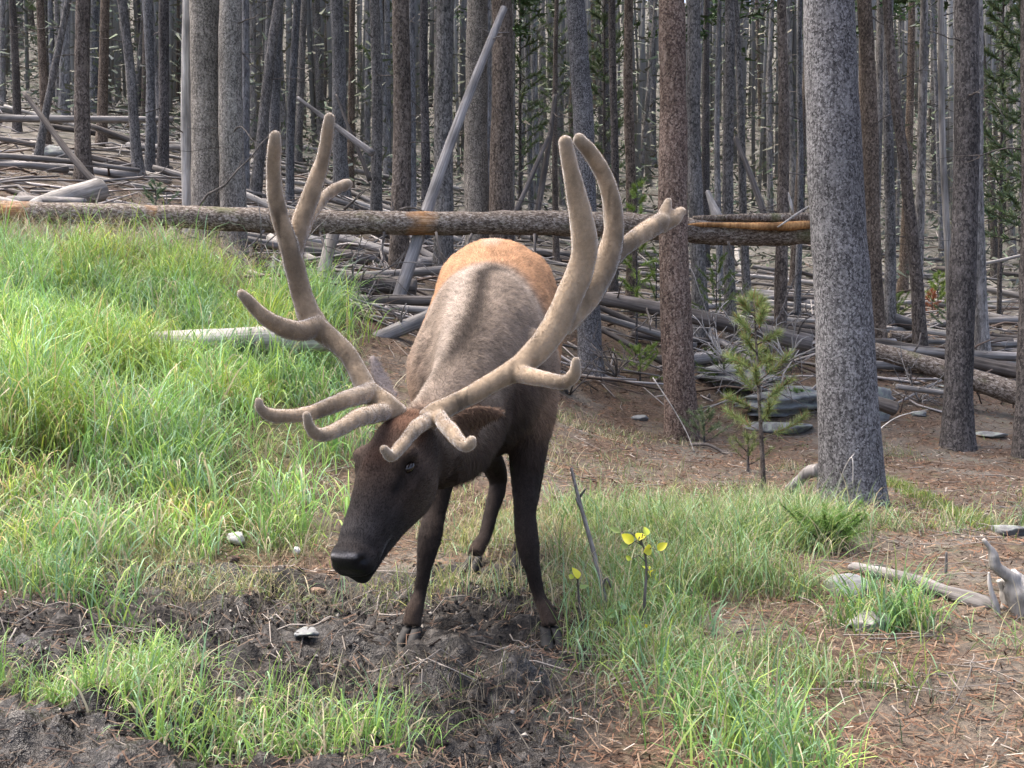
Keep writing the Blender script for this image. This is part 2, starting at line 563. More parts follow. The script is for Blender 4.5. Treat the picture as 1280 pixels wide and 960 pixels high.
def build_ground():
    xs = np.concatenate([np.linspace(-140, -30, 12, endpoint=False), np.linspace(-30, -6, 40, endpoint=False), np.linspace(-6, -3.4, 40, endpoint=False),
                         np.linspace(-3.4, 3.4, 240, endpoint=False), np.linspace(3.4, 7, 50, endpoint=False), np.linspace(7, 30, 40, endpoint=False), np.linspace(30, 140, 13)])
    ys = np.concatenate([np.linspace(-100, 0, 14, endpoint=False), np.linspace(0, 2.4, 20, endpoint=False), np.linspace(2.4, 7.5, 220, endpoint=False),
                         np.linspace(7.5, 16, 130, endpoint=False), np.linspace(16, 45, 110, endpoint=False), np.linspace(45, 150, 30)])
    X, Y = np.meshgrid(xs, ys)
    x, y = X.ravel(), Y.ravel()
    z = ground_h(x, y)
    nx, ny = len(xs), len(ys)
    i = np.arange(ny - 1)[:, None] * nx
    j = np.arange(nx - 1)[None]
    Q = np.stack([i + j, i + j + 1, i + nx + j + 1, i + nx + j], -1).reshape(-1, 4)
    me = new_mesh('ground', np.stack([x, y, z], -1), Q, attrs={'mud': w_mud(x, y), 'turf': w_grass(x, y)})
    m, nt, b = M('forest_floor', .9, .2)
    tc = nt.nodes.new('ShaderNodeTexCoord')
    v = tc.outputs['Object']
    n1 = nd(nt, 'ShaderNodeTexNoise', {'Vector': v, 'Scale': 1.3, 'Detail': 3.0, 'Roughness': .6})
    n2 = nd(nt, 'ShaderNodeTexNoise', {'Vector': v, 'Scale': 28.0, 'Detail': 4.0, 'Roughness': .7})
    n3 = nd(nt, 'ShaderNodeTexNoise', {'Vector': v, 'Scale': 7.0, 'Detail': 3.0, 'Roughness': .6})
    lit = ramp(nt, n2.outputs['Fac'], [(.3, (.026, .019, .014)), (.5, (.08, .053, .036)), (.68, (.155, .108, .076)), (.8, (.27, .215, .165))])
    lit = mix(nt, lit, (.13, .12, .10), ramp(nt, n1.outputs['Fac'], [(.45, 0.0), (.65, .75)]))
    lit = mix(nt, lit, (.11, .115, .045), ramp(nt, n3.outputs['Fac'], [(.56, 0.0), (.7, .5)]))
    sepv = nd(nt, 'ShaderNodeSeparateXYZ', {0: v})
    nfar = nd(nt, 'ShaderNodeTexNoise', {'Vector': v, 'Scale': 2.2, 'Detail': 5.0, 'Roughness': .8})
    farc = ramp(nt, nfar.outputs['Fac'], [(.38, (.06, .062, .048)), (.5, (.13, .125, .105)), (.62, (.24, .225, .20))])  # grey deadfall and undergrowth tone, distance haze lightened into the colour
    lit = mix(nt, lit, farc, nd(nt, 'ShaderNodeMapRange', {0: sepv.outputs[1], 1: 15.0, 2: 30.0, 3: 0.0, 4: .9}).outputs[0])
    mudc = ramp(nt, n2.outputs['Fac'], [(.36, (.008, .007, .0065)), (.53, (.026, .023, .02)), (.68, (.085, .077, .068))])
    turf = ramp(nt, n2.outputs['Fac'], [(.35, (.03, .03, .014)), (.6, (.09, .085, .035)), (.75, (.18, .15, .08))])
    am = nt.nodes.new('ShaderNodeAttribute')
    am.attribute_name = 'mud'
    ag = nt.nodes.new('ShaderNodeAttribute')
    ag.attribute_name = 'turf'
    c = mix(nt, lit, turf, ag.outputs['Fac'])
    mm = nd(nt, 'ShaderNodeMath', {0: am.outputs['Fac'], 1: n3.outputs['Fac']}, operation='ADD')
    mf = ramp(nt, mm.outputs[0], [(.55, 0.0), (.95, 1.0)])
    c = mix(nt, c, mudc, mf)
    nt.links.new(c, b.inputs['Base Color'])
    wet = nd(nt, 'ShaderNodeMath', {0: mf, 1: ramp(nt, n1.outputs['Fac'], [(.42, 0.0), (.56, 1.0)])}, operation='MULTIPLY')
    nt.links.new(ramp(nt, wet.outputs[0], [(0, .92), (1, .22)]), b.inputs['Roughness'])
    bump(nt, b, n2.outputs['Fac'], .9, .03)
    o = obj('ground', me, m)
    tag(o, kind='structure')


build_ground()


# ------------------------------------------------------------------ conifers
def needles(base, d, L, wd, col, n_per=None):
    """thin triangles: base (n,3), direction (n,3) of length L"""
    n = len(base)
    d = d / (np.linalg.norm(d, axis=1)[:, None] + 1e-9)
    r = RNG.normal(size=(n, 3))
    s = np.cross(d, r)
    s /= np.linalg.norm(s, axis=1)[:, None] + 1e-9
    L = np.broadcast_to(L, (n,))[:, None]
    wd = np.broadcast_to(wd, (n,))[:, None]
    V = np.stack([base - s * wd / 2, base + s * wd / 2, base + d * L], 1).reshape(-1, 3)
    T = np.arange(3 * n).reshape(-1, 3)
    return V, T, np.repeat(col, 3, axis=0)


def green(n, base=(.075, .115, .035), v=.35):
    c = np.array(base)[None] * (1 + RNG.uniform(-v, v, (n, 1))) * (1 + RNG.uniform(-.12, .12, (n, 3)))
    return c


def crown_mesh(name, H0, H1, rmax, n_br, n_leaf, size, cone=True, col=(.05, .085, .032)):
    g = Geo()
    for k in range(n_br):
        u = (k + random.random()) / n_br
        z = H0 + (H1 - H0) * u
        prof = (1 - u) ** .7 * .85 + .12 if cone else math.sin(math.pi * min(.98, max(.06, u))) * .8 + .2
        L = rmax * prof * random.uniform(.55, 1.1)
        a = random.uniform(0, 6.283)
        el = random.uniform(-.35, .3) + .3 * u
        d = np.array([math.cos(a) * math.cos(el), math.sin(a) * math.cos(el), math.sin(el)])
        n = n_leaf
        t = RNG.uniform(.25, 1.0, n) ** .8
        side = np.cross(d, [0, 0, 1])
        base = np.array([0, 0, z]) + d * (t * L)[:, None] + side * (RNG.normal(size=n) * .22 * L * t * .9)[:, None] + RNG.normal(size=(n, 3)) * .07
        base[:, 2] -= .12 * L * t ** 2
        dirs = d * .8 + side * RNG.normal(size=n)[:, None] * .7 + RNG.normal(size=(n, 3)) * .45
        V, T, cc = needles(base, dirs, size * RNG.uniform(.6, 1.3, n), size * .32, green(n, col, .4))
        g.add(V, None, T, cc)
    return g.mesh(name, False)


def trunk_geo(H, r0, seed, seg=12, rings=24, bend=.12, flare=.5, top=.25, rough=.06, path=None, nscale=5):
    if path is None:
        hs = np.concatenate([np.array([-.35, -.1, 0, .12, .3, .6]), np.linspace(1.1, H, rings - 6)])
        rs = np.random.default_rng(seed)
        ph, am = rs.uniform(0, 6.28, 2), rs.uniform(.2, 1, 2) * bend
        P = np.stack([am[0] * np.sin(hs / H * 5 + ph[0]) - am[0] * math.sin(ph[0]), am[1] * np.sin(hs / H * 4 + ph[1]) - am[1] * math.sin(ph[1]), hs], -1)
    else:
        P = path
        hs = P[:, 2]
    R = r0 * (1 - (1 - top) * np.clip(hs, 0, H) / H) * (1 + flare * np.exp(-np.maximum(hs, 0) / .28))
    return tube(P, R, seg, rough, seed, True, nscale), P, R


def branch_path(p0, d, L, droop, n=7, wob=.06, seed=0):
    rs = np.random.default_rng(seed)
    P = [np.array(p0, float)]
    d = np.array(d, float)
    d /= np.linalg.norm(d)
    for k in range(n - 1):
        d = d + rs.normal(size=3) * wob + np.array([0, 0, droop / n])
        d /= np.linalg.norm(d)
        P.append(P[-1] + d * L / (n - 1))
    return np.array(P)


def dead_branches(P, R, n, z0, z1, Lr, seed, g=None, seg=4, twigs=1):
    rs = np.random.default_rng(seed)
    g = g or Geo()
    for k in range(n):
        z = rs.uniform(z0, z1)
        i = int(np.argmin(np.abs(P[:, 2] - z)))
        a = rs.uniform(0, 6.283)
        L = rs.uniform(*Lr)
        dr = np.array([math.cos(a), math.sin(a), rs.uniform(-.5, .35)])
        bp = branch_path(P[i] + dr * R[i] * .8, dr, L, rs.uniform(-.9, .5), 7, .13, int(rs.integers(1e6)))
        r0 = rs.uniform(.006, .013)
        g.tube(bp, np.linspace(r0, r0 * .3, 7), seg)
        for q in range(twigs):
            j = rs.integers(2, 6)
            dd = (bp[j] - bp[j - 1]) / np.linalg.norm(bp[j] - bp[j - 1]) + rs.normal(size=3) * .6
            tp = branch_path(bp[j], dd, L * rs.uniform(.2, .5), rs.uniform(-.5, .5), 5, .15, int(rs.integers(1e6)))
            g.tube(tp, np.linspace(r0 * .55, r0 * .2, 5), 3)
    return g


CROWNS = [crown_mesh('crown', 8.2, 16.5, 1.5, 44, 20, .36), crown_mesh('crown', 9.2, 17, 1.3, 38, 20, .36), crown_mesh('crown', 7.4, 15.5, 1.6, 44, 20, .36)]
for c_ in CROWNS:
    c_.materials.append(MAT['crown'])


def near_tree(label, px_top, px_base, py_base, Y, wpx, mat, seed, H=16, group=None, flare=.45, nb=10, seg=28, rings=70, mids=None, rough=.09, crown=True, lean_y=0.0, brange=(1.2, 6.5), taper=.45, py_top=124):
    """a standing trunk whose foot is at a pixel of the ground; wpx is its width in pixels at breast height"""
    b = at(px_base, py_base, Y)
    b[2] = gz(b[0], b[1])
    t = at(px_top, py_top, Y + lean_y)
    d = (t - b)
    slope = np.array([d[0], d[1]]) / d[2]
    r0 = wpx * Y / FPX / 2
    hs = np.concatenate([np.array([-.4, -.15, 0, .08, .16, .3, .45, .65]), np.linspace(.9, 7, rings - 22), np.linspace(7.5, H, 14)])
    P = np.stack([slope[0] * hs, slope[1] * hs, hs], -1)
    if mids:                                   # extra pixel points the axis passes through
        zz, xx = [0, d[2]], [0, d[0]]
        for mx, my in mids:
            q = at(mx, my, Y) - b
            zz.append(q[2])
            xx.append(q[0])
        o = np.argsort(zz)
        zz, xx = np.array(zz)[o], np.array(xx)[o]
        inside = np.interp(hs, zz, xx)
        P[:, 0] = np.where(hs < zz[-1], inside, xx[-1] + slope[0] * (hs - zz[-1]))
        P[3:-3, 0] = np.convolve(P[:, 0], np.ones(7) / 7, 'valid')
    P[:, 0] += .02 * np.sin(hs * 1.3 + seed)
    (V, Q, T, tt, aa), P, R = trunk_geo(H, r0, seed, seg, rings, flare=flare, top=taper * .6, rough=rough, path=P, nscale=3.2)
    root = empty('pine_tree', b, label, 'tree', group)
    trunk = obj('trunk', new_mesh('trunk', V, [Q, T]), MAT[mat], root)
    if nb:
        for k in range(nb):
            g = dead_branches(P, R, 1, brange[0], brange[1], (.25, .9), seed * 40 + k, seg=5)
            obj('dead_branch', g.mesh('dead_branch'), MAT['wood_dark'], trunk)
    if crown:
        c = obj('crown', CROWNS[seed % 3], None, root)
        c.location = (P[-1][0] * .7, P[-1][1] * .7, 0)
        c.rotation_euler.z = seed * 1.7
    return root


NT = near_tree
NT('thick grey speckled pine trunk, nearest and widest on the right', 1043, 1061, 628, 7.35, 74, 'bark_speckled', 1, flare=.22, nb=0, seg=48, rings=130, rough=.07)
NT('reddish brown scaly pine trunk crossing in front of the long log', 840, 850, 550, 12.2, 41, 'bark_red', 2, flare=.12, nb=3)
NT('orange tinged slim pine trunk just behind the thick speckled one', 1085, 1097, 434, 16, 22, 'bark_brown', 3, flare=.15, nb=5)
NT('dark grey pine trunk with flared foot near the right edge', 1207, 1199, 562, 11.3, 35, 'bark_dark', 4, flare=.3, nb=3)
NT('dark pine trunk cut by the right edge of the picture', 1290, 1286, 572, 10.7, 30, 'bark_dark', 5, flare=.3, nb=3)
NT('crooked brown pine trunk with a dead top side right of the thick trunk', 1121, 1153, 446, 15, 16, 'bark_brown', 6, mids=[(1130, 200), (1139, 300)], nb=6, crown=False, H=11)
NT('bare pale wood pine trunk on the left side of the broad trunk', 234, 235, 330, 13.9, 13, 'wood_pale', 34, nb=2, crown=False, H=12)
NT('broad grey pine trunk at left behind the long log', 258, 258, 332, 13.6, 41, 'bark_pale', 7, nb=4, flare=.2)
NT('grey brown pine trunk touching the right side of the broad left trunk', 290, 291, 336, 13.3, 32, 'bark_pale', 8, nb=9, flare=.2, brange=(.6, 4))
NT('mid grey pine trunk rising behind the pale fallen log at left', 104, 104, 225, 17, 19, 'bark_brown', 9, nb=3)
NT('thin blue grey pine pole at far left', 62, 48, 240, 18, 9, 'bark_grey', 10, nb=3)
NT('curved grey pine trunk left of the trunk pair at upper left', 166, 178, 225, 19, 13, 'bark_grey', 11, mids=[(168, 175)], nb=3)
NT('grey pine trunk in the middle of the upper left group', 187, 188, 222, 20.5, 12, 'bark_grey', 12, nb=3)
NT('dark pine trunk right of the upper left group', 204, 202, 224, 20, 14, 'bark_dark', 13, nb=3)
NT('grey leaning pine trunk just left of the tall left antler', 333, 316, 262, 19.5, 14, 'bark_grey', 14, nb=5)
NT('pale barkless pine trunk framed between the two left antler tines', 366, 361, 262, 20, 11, 'bark_grey', 15, nb=3)
NT('dead grey pine trunk with a pale streak behind the left antler tips', 424, 428, 232, 24, 19, 'bark_grey', 16, nb=6)
NT('bluish pine trunk left of the brown pair above the log', 470, 472, 256, 20, 15, 'bark_grey', 17, nb=4)
NT('brown grey pine trunk standing left of the leaning pole', 501, 500, 338, 15, 25, 'bark_brown', 18, nb=6, flare=.15)
NT('narrow dark pine trunk beside the brown grey one above the log', 531, 531, 300, 19, 12, 'bark_dark', 19, nb=4)
NT('blue grey pine trunk crossed by the leaning pole', 556, 552, 350, 14.6, 25, 'bark_grey', 20, nb=4, flare=.1)
NT('wide brownish grey pine trunk above the elk rump, left of two', 596, 598, 330, 16.6, 32, 'bark_pale', 21, nb=3)
NT('wide brownish grey pine trunk above the elk rump, right of two', 627, 629, 330, 16.3, 31, 'bark_brown', 22, nb=3)
NT('blue grey pine trunk whose foot shows right of the elk', 726, 741, 470, 14, 29, 'bark_speckled', 23, nb=4, flare=.25)
NT('dark slender pine trunk behind the right antler tips', 767, 768, 390, 18, 11, 'bark_dark', 24, nb=4)
NT('rough grey pine trunk just left of the reddish trunk', 787, 789, 390, 17.5, 14, 'bark_brown', 25, nb=5)
NT('grey pine trunk just right of the reddish trunk', 868, 874, 400, 16, 20, 'bark_grey', 26, nb=6)
NT('light grey straight pine trunk midway between reddish and speckled trunks', 911, 912, 400, 16.5, 15, 'bark_grey', 27, nb=7)
NT('slim grey pine trunk paired close with the light straight one', 924, 936, 396, 18, 11, 'bark_grey', 28, nb=5)
NT('rough brown dead pine trunk with broken stubs left of the speckled trunk', 978, 978, 412, 14.5, 17, 'bark_brown', 29, nb=12, crown=False, H=10)
NT('thin pale pine pole close to the left side of the speckled trunk', 1000, 998, 392, 19, 8, 'bark_grey', 30, nb=3)
NT('bluish pine trunk between the orange and the crooked trunks', 1111, 1112, 410, 18, 14, 'bark_grey', 31, nb=6)
NT('slim white barked pine pole left of the dark flared trunk', 1178, 1188, 420, 17, 9, 'wood_pale', 32, nb=3)
NT('grey pine trunk half hidden behind the dark flared trunk', 1222, 1226, 430, 16, 16, 'bark_far', 33, nb=3)


def zone(px):
    for lim, t_ in ((228, 'left of the broad left trunk'), (340, 'between broad left trunk and left antler'), (430, 'behind the left antler'), (560, 'left of the elk rump'),
                    (700, 'above the elk rump'), (815, 'behind the right antler'), (1005, 'between reddish and speckled trunks'), (1190, 'right of the speckled trunk')):
        if px < lim:
            return t_
    return 'near the right picture edge'


# the crowd of far trunks
FAR_T, FAR_B = [], []
for k in range(7):
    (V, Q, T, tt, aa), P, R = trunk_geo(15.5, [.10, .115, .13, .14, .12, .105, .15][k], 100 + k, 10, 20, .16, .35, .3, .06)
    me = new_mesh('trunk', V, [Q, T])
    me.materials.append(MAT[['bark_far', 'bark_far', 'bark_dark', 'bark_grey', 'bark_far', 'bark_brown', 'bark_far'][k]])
    FAR_T.append(me)
    g = dead_branches(P, R, 16, .8, 9, (.3, 1.2), 200 + k, seg=3)
    mb = g.mesh('dead_branches')
    mb.materials.append(MAT['wood_dark'])
    FAR_B.append(mb)
STAND = {}
taken = [(o.location.x, o.location.y) for o in C.objects if o.name.startswith('pine_tree')]
rs = np.random.default_rng(11)
count = 0
tries = 0
while count < 262 and tries < 30000:
    tries += 1
    Y = 15.5 + 46 * rs.random() ** .75
    px = rs.uniform(-90, 1370)
    x = (px - 640) / FPX * Y
    if Y < 21 and (390 < px < 500 or 640 < px < 720 or 990 < px < 1040 or 60 < px < 160):
        continue
    if Y < 18 and px < 480:
        continue
    if any((x - a) ** 2 + (Y - b) ** 2 < (1.0 if Y < 30 else .8) for a, b in taken):
        continue
    taken.append((x, Y))
    z = gz(x, Y)
    k = int(rs.integers(7))
    lab = ('slender grey pine in the stand, ' if Y < 30 else 'thin pine trunk far back on the hillside, ') + zone(px)
    r = empty('pine_tree', (x, Y, z), lab, 'tree', ('stand pines ' if Y < 30 else 'hillside pines ') + zone(px))
    s = rs.uniform(.62, 1.1)
    r.scale = (s, s, s * rs.uniform(.9, 1.15))
    r.rotation_euler = (rs.normal() * .025, rs.normal() * .03, rs.uniform(0, 6.28))
    tk = obj('trunk', FAR_T[k], None, r)
    tag(obj('dead_branches', FAR_B[k], None, tk), kind='stuff')
    if Y < 30:
        STAND.setdefault(zone(px), []).append((px, r))
    if count % 3 == 0 and Y < 45:
        obj('crown', CROWNS[(count // 3) % 3], None, r)
    count += 1




def far_wood():
    rs = np.random.default_rng(77)
    g = Geo()
    for k in range(900):
        Y = rs.uniform(34, 78)
        x = rs.uniform(-.62, .62) * Y
        z = float(h_base(np.array([x]), np.array([Y]))[0])
        H, r = rs.uniform(11, 17), rs.uniform(.05, .12)
        t = rs.normal(size=2) * .03
        P = np.array([[x, Y, z - .4], [x + t[0] * H * .5, Y, z + H * .5], [x + t[0] * H, Y + t[1] * H, z + H]])
        v = rs.uniform(.6, 1.3)
        g.tube(P, [r, r * .8, r * .3], 6, col=np.array([.24, .24, .235]) * v)
    tag(obj('far_wood', g.mesh('far_wood'), MAT['litter']), 'mass of thin grey trunks on the farthest hillside', 'forest', kind='stuff')
    g = Geo()
    n = 60000
    Y = 26 + 54 * rs.random(n) ** 1.2
    x = rs.uniform(-.62, .62, n) * Y
    z = h_base(x, Y) + rs.uniform(.0, 1.0, n) ** 2.2 * 9
    V, T, cc = needles(np.stack([x, Y, z], -1) + RNG.normal(size=(n, 3)) * .3, RNG.normal(size=(n, 3)) * np.array([1, 1, .5]), RNG.uniform(.15, .4, n), .075, green(n, (.13, .145, .105), .4))
    g.add(V, None, T, cc)
    tag(obj('far_foliage', g.mesh('far_foliage', False), MAT['crown']), 'dull green undergrowth and boughs between the farthest trunks', 'foliage', kind='stuff')


far_wood()

ORD = ['leftmost', 'second from left', 'third from left', 'fourth from left', 'fifth from left', 'sixth from left', 'seventh from left', 'eighth from left', 'ninth from left', 'tenth from left']
for z_, lst in STAND.items():
    lst.sort(key=lambda q: q[0])
    for i_, (px_, r_) in enumerate(lst):
        if len(lst) == 1:
            r_['label'] = 'slender grey stand pine ' + z_
        elif i_ < 10:
            r_['label'] = ORD[i_] + ' slender stand pine ' + z_

# live low foliage: young conifers in the background
def conifer(name, label, base, H, rmax, n_br, per, L, wd, col, seed, cat='sapling', group=None, stem_r=.015, z0=.12, lean=(0, 0), tips=None, up=.35, dense_top=False, dead=0.0, stem_mat='bark_dark'):
    random.seed(seed)
    root = empty(name, base, label, cat, group)
    hs = np.linspace(-.05, H, 12)
    P = np.stack([lean[0] * hs ** 1.3 * np.sign(1) if False else lean[0] * np.maximum(hs, 0), lean[1] * np.maximum(hs, 0), hs], -1)
    g = Geo()
    g.tube(P, np.linspace(stem_r, stem_r * .25, 12), 7, .1, seed)
    f = Geo()
    for k in range(n_br):
        u = (k + .5) / n_br
        u = z0 / H + (1 - z0 / H) * u
        z = H * u
        c0 = np.array([lean[0] * z, lean[1] * z, z])
        a = k * 2.4 + random.uniform(-.4, .4)
        Lb = rmax * ((1 - u) ** .8 * .9 + .16) * random.uniform(.6, 1.15)
        bp = branch_path(c0, (math.cos(a), math.sin(a), up + .5 * u), Lb, .35, 6, .1, seed * 31 + k)
        g.tube(bp, np.linspace(max(.004, stem_r * .3), .002, 6), 4)
        n = per
        t = RNG.uniform(.25, 1.0, n) * 5
        i = np.minimum(t.astype(int), 4)
        fr = (t - i)[:, None]
        base_p = bp[i] * (1 - fr) + bp[i + 1] * fr
        dd = bp[i + 1] - bp[i]
        dd /= np.linalg.norm(dd, axis=1)[:, None]
        dirs = dd * .75 + RNG.normal(size=(n, 3)) * .6 + np.array([0, 0, .15])
        cc = green(n, col, .35)
        if dead:
            k_ = RNG.random(n) < dead
            cc[k_] = np.array([.26, .12, .05]) * RNG.uniform(.7, 1.2, (k_.sum(), 1))
        V, T, cc = needles(base_p, dirs, L * RNG.uniform(.6, 1.2, n), wd, cc)
        f.add(V, None, T, cc)
    obj('stem', g.mesh('stem'), MAT[stem_mat], root)
    tag(obj('foliage', f.mesh('foliage', False), MAT['needle'], root), kind='stuff')
    return root


G1, G2, G3 = (.12, .17, .045), (.20, .28, .06), (.075, .12, .05)
b = hit(955, 612)
conifer('pine_sapling', 'thin young pine with tufted green needles left of the speckled trunk', b, 1.40, .48, 20, 330, .085, .0042, (.20, .25, .085), 3, stem_r=.02, z0=.35, lean=(-.06, 0), dead=.1, stem_mat='bark_brown', up=.15)
b = at(796, 330, 15); b[2] = gz(b[0], b[1])
conifer('pine_sapling', 'bright green young pine behind the log near the right antler tips', b, 2.35, .55, 22, 150, .09, .009, G2, 4, z0=.5, stem_r=.02)
b = hit(820, 425)
conifer('pine_sapling', 'soft green spindly fir left of the reddish trunk, below the log', b, 1.25, .75, 20, 150, .06, .008, G1, 5, z0=.2, stem_r=.016)
b = hit(895, 440)
conifer('pine_sapling', 'airy green fir between the reddish trunk and the dead branches', b, 1.3, .8, 20, 150, .06, .008, G1, 6, z0=.3, stem_r=.016)
b = hit(1172, 396)
conifer('pine_sapling', 'bright green small pine beside the crooked trunk', b, .85, .45, 16, 120, .09, .01, G2, 7, z0=.2, stem_r=.016)
b = hit(195, 268)
conifer('pine_sapling', 'small pale green fir seedling above the log at left', b, .42, .4, 10, 110, .06, .009, (.11, .17, .09), 8, z0=.05)
b = hit(800, 478)
conifer('fir_shrub', 'low spreading light green fir at the left foot of the reddish trunk', b, .42, .65, 16, 150, .055, .007, G2, 9, 'shrub', z0=.05, up=.15)
b = hit(905, 492)
conifer('fir_shrub', 'low dark green fir shrub right of the reddish trunk', b, .5, .75, 18, 150, .055, .007, G1, 10, 'shrub', z0=.05, up=.2)
b = hit(952, 480)
conifer('fir_shrub', 'yellow green fir shrub in front of the flat grey rocks', b, .42, .6, 16, 150, .06, .007, (.17, .21, .05), 11, 'shrub', z0=.05, up=.25)
b = hit(998, 512)
conifer('fir_shrub', 'small round green shrub touching the left side of the speckled trunk', b, .2, .24, 14, 120, .06, .006, (.13, .22, .05), 12, 'shrub', z0=.02, up=.5)
b = hit(880, 560)
conifer('fir_shrub', 'sparse grey green shrub at the right foot of the reddish trunk', b, .36, .42, 14, 110, .06, .006, (.13, .17, .08), 13, 'shrub', z0=.05, up=.4)
b = hit(935, 590)
conifer('fir_shrub', 'thin needled shrub at the foot of the young pine', b, .3, .3, 10, 80, .06, .005, (.15, .18, .06), 14, 'shrub', z0=.05, up=.4)
b = hit(1035, 690)
conifer('fir_shrub', 'low feathery green shrub in the grass before the speckled trunk', b, .12, .4, 24, 190, .045, .004, (.14, .24, .055), 15, 'shrub', z0=.02, up=.18)
b = hit(1120, 415)
conifer('fir_shrub', 'low green fir between the orange and the crooked trunks', b, .6, .6, 14, 130, .06, .009, G1, 16, 'shrub', z0=.05, up=.25)
b = hit(1185, 425)
conifer('fir_shrub', 'pale green fir shrub right of the crooked trunk foot', b, .55, .55, 14, 130, .06, .009, (.12, .17, .08), 17, 'shrub', z0=.05, up=.25)
b = hit(1165, 400)
conifer('fir_shrub', 'dead rust red conifer shrub beside the crooked trunk', b, .55, .3, 12, 90, .08, .01, (.33, .13, .06), 18, 'shrub', z0=.05, up=.4)
b = hit(790, 545)
# taller live foliage high in the stand
for k, (px, pyb, Y, H, r_, lab) in enumerate([
        (1250, 330, 21, 7.0, 1.3, 'leafy green young pine filling the upper right corner'),
        (1285, 330, 17, 6.0, 1.2, 'dark green young pine at the right picture edge'),
        (650, 300, 27, 7.5, 1.1, 'green young pine half hidden above the elk'),
        (755, 300, 25, 7.5, 1.1, 'green young pine behind the right antler tips'),
        (695, 300, 33, 8.5, 1.3, 'dull green young pine deep between the antlers'),
        (480, 250, 33, 8, 1.2, 'dull green young pine deep behind the left antler'),
        (270, 220, 32, 8, 1.2, 'dull green young pine deep behind the broad left trunk'),
        (60, 160, 36, 8, 1.3, 'dull green young pine deep in the upper left stand')]):
    b = at(px, pyb, Y)
    b[2] = gz(b[0], b[1])
    conifer('young_pine', lab, b, H, r_, 60, 70, .17, .035, (.10, .135, .06), 40 + k, 'tree', 'live young pines in the stand', stem_r=.05, z0=1.6, up=.1)


# ------------------------------------------------------------------ fallen logs, poles and branches
def log(name, label, cat, p0, p1, r0, r1, mat='wood_grey', seed=0, bend=.03, seg=12, rough=.07, stubs=0, group=None, rings=26, wood=None, knots=True, jag=.0, sb=(.08, .35)):
    """a straight-ish log with its own local z axis along it"""
    p0, p1 = np.array(p0, float), np.array(p1, float)
    L = np.linalg.norm(p1 - p0)
    rs = np.random.default_rng(seed + 900)
    t = np.linspace(0, 1, rings)
    P = np.stack([bend * L * .3 * np.sin(t * math.pi * rs.uniform(.8, 1.4) + .1) * rs.choice([-1, 1]), bend * L * .2 * np.sin(t * 5 + rs.uniform(0, 6)), t * L], -1)
    P -= P[0]
    R = r0 + (r1 - r0) * t
    if jag:
        R[-1] *= .35
        R[-2] *= .8
        R[0] *= .5
    V, Q, T, tt, aa = tube(P, R, seg, rough, seed, True, 7)
    attrs = None
    q = Vector((0, 0, 1)).rotation_difference(Vector(p1 - p0))
    if wood:
        wp = np.array(q.to_matrix()) @ V.T
        attrs = {'wood': wood(tt, (wp.T + p0))}
    me = new_mesh(name, V, [Q, T], attrs=attrs)
    if stubs:
        root = empty(name, p0, label, cat, group)
        root.rotation_mode = 'QUATERNION'
        root.rotation_quaternion = q
        body = obj('log_body', me, MAT[mat], root)
        for k in range(stubs):
            i = int(rs.integers(2, rings - 2))
            a = rs.uniform(0, 6.283)
            d = np.array([math.cos(a), math.sin(a), rs.uniform(-.2, .7)])
            bp = branch_path(P[i] + d * R[i] * .6, d, rs.uniform(*sb), rs.uniform(-.3, .3), 6, .14, seed * 7 + k)
            rr = rs.uniform(.008, .018) * min(1, r0 / .08)
            V2, Q2, T2, _, _ = tube(bp, np.linspace(rr, rr * .5, 6), 6)
            obj('branch_stub', new_mesh('branch_stub', V2, [Q2, T2]), MAT[mat if mat != 'log_bark' else 'wood_dark'], body)
        return root
    o = obj(name, me, MAT[mat], None, p0)
    o.rotation_mode = 'QUATERNION'
    o.rotation_quaternion = q
    return tag(o, label, cat, group)


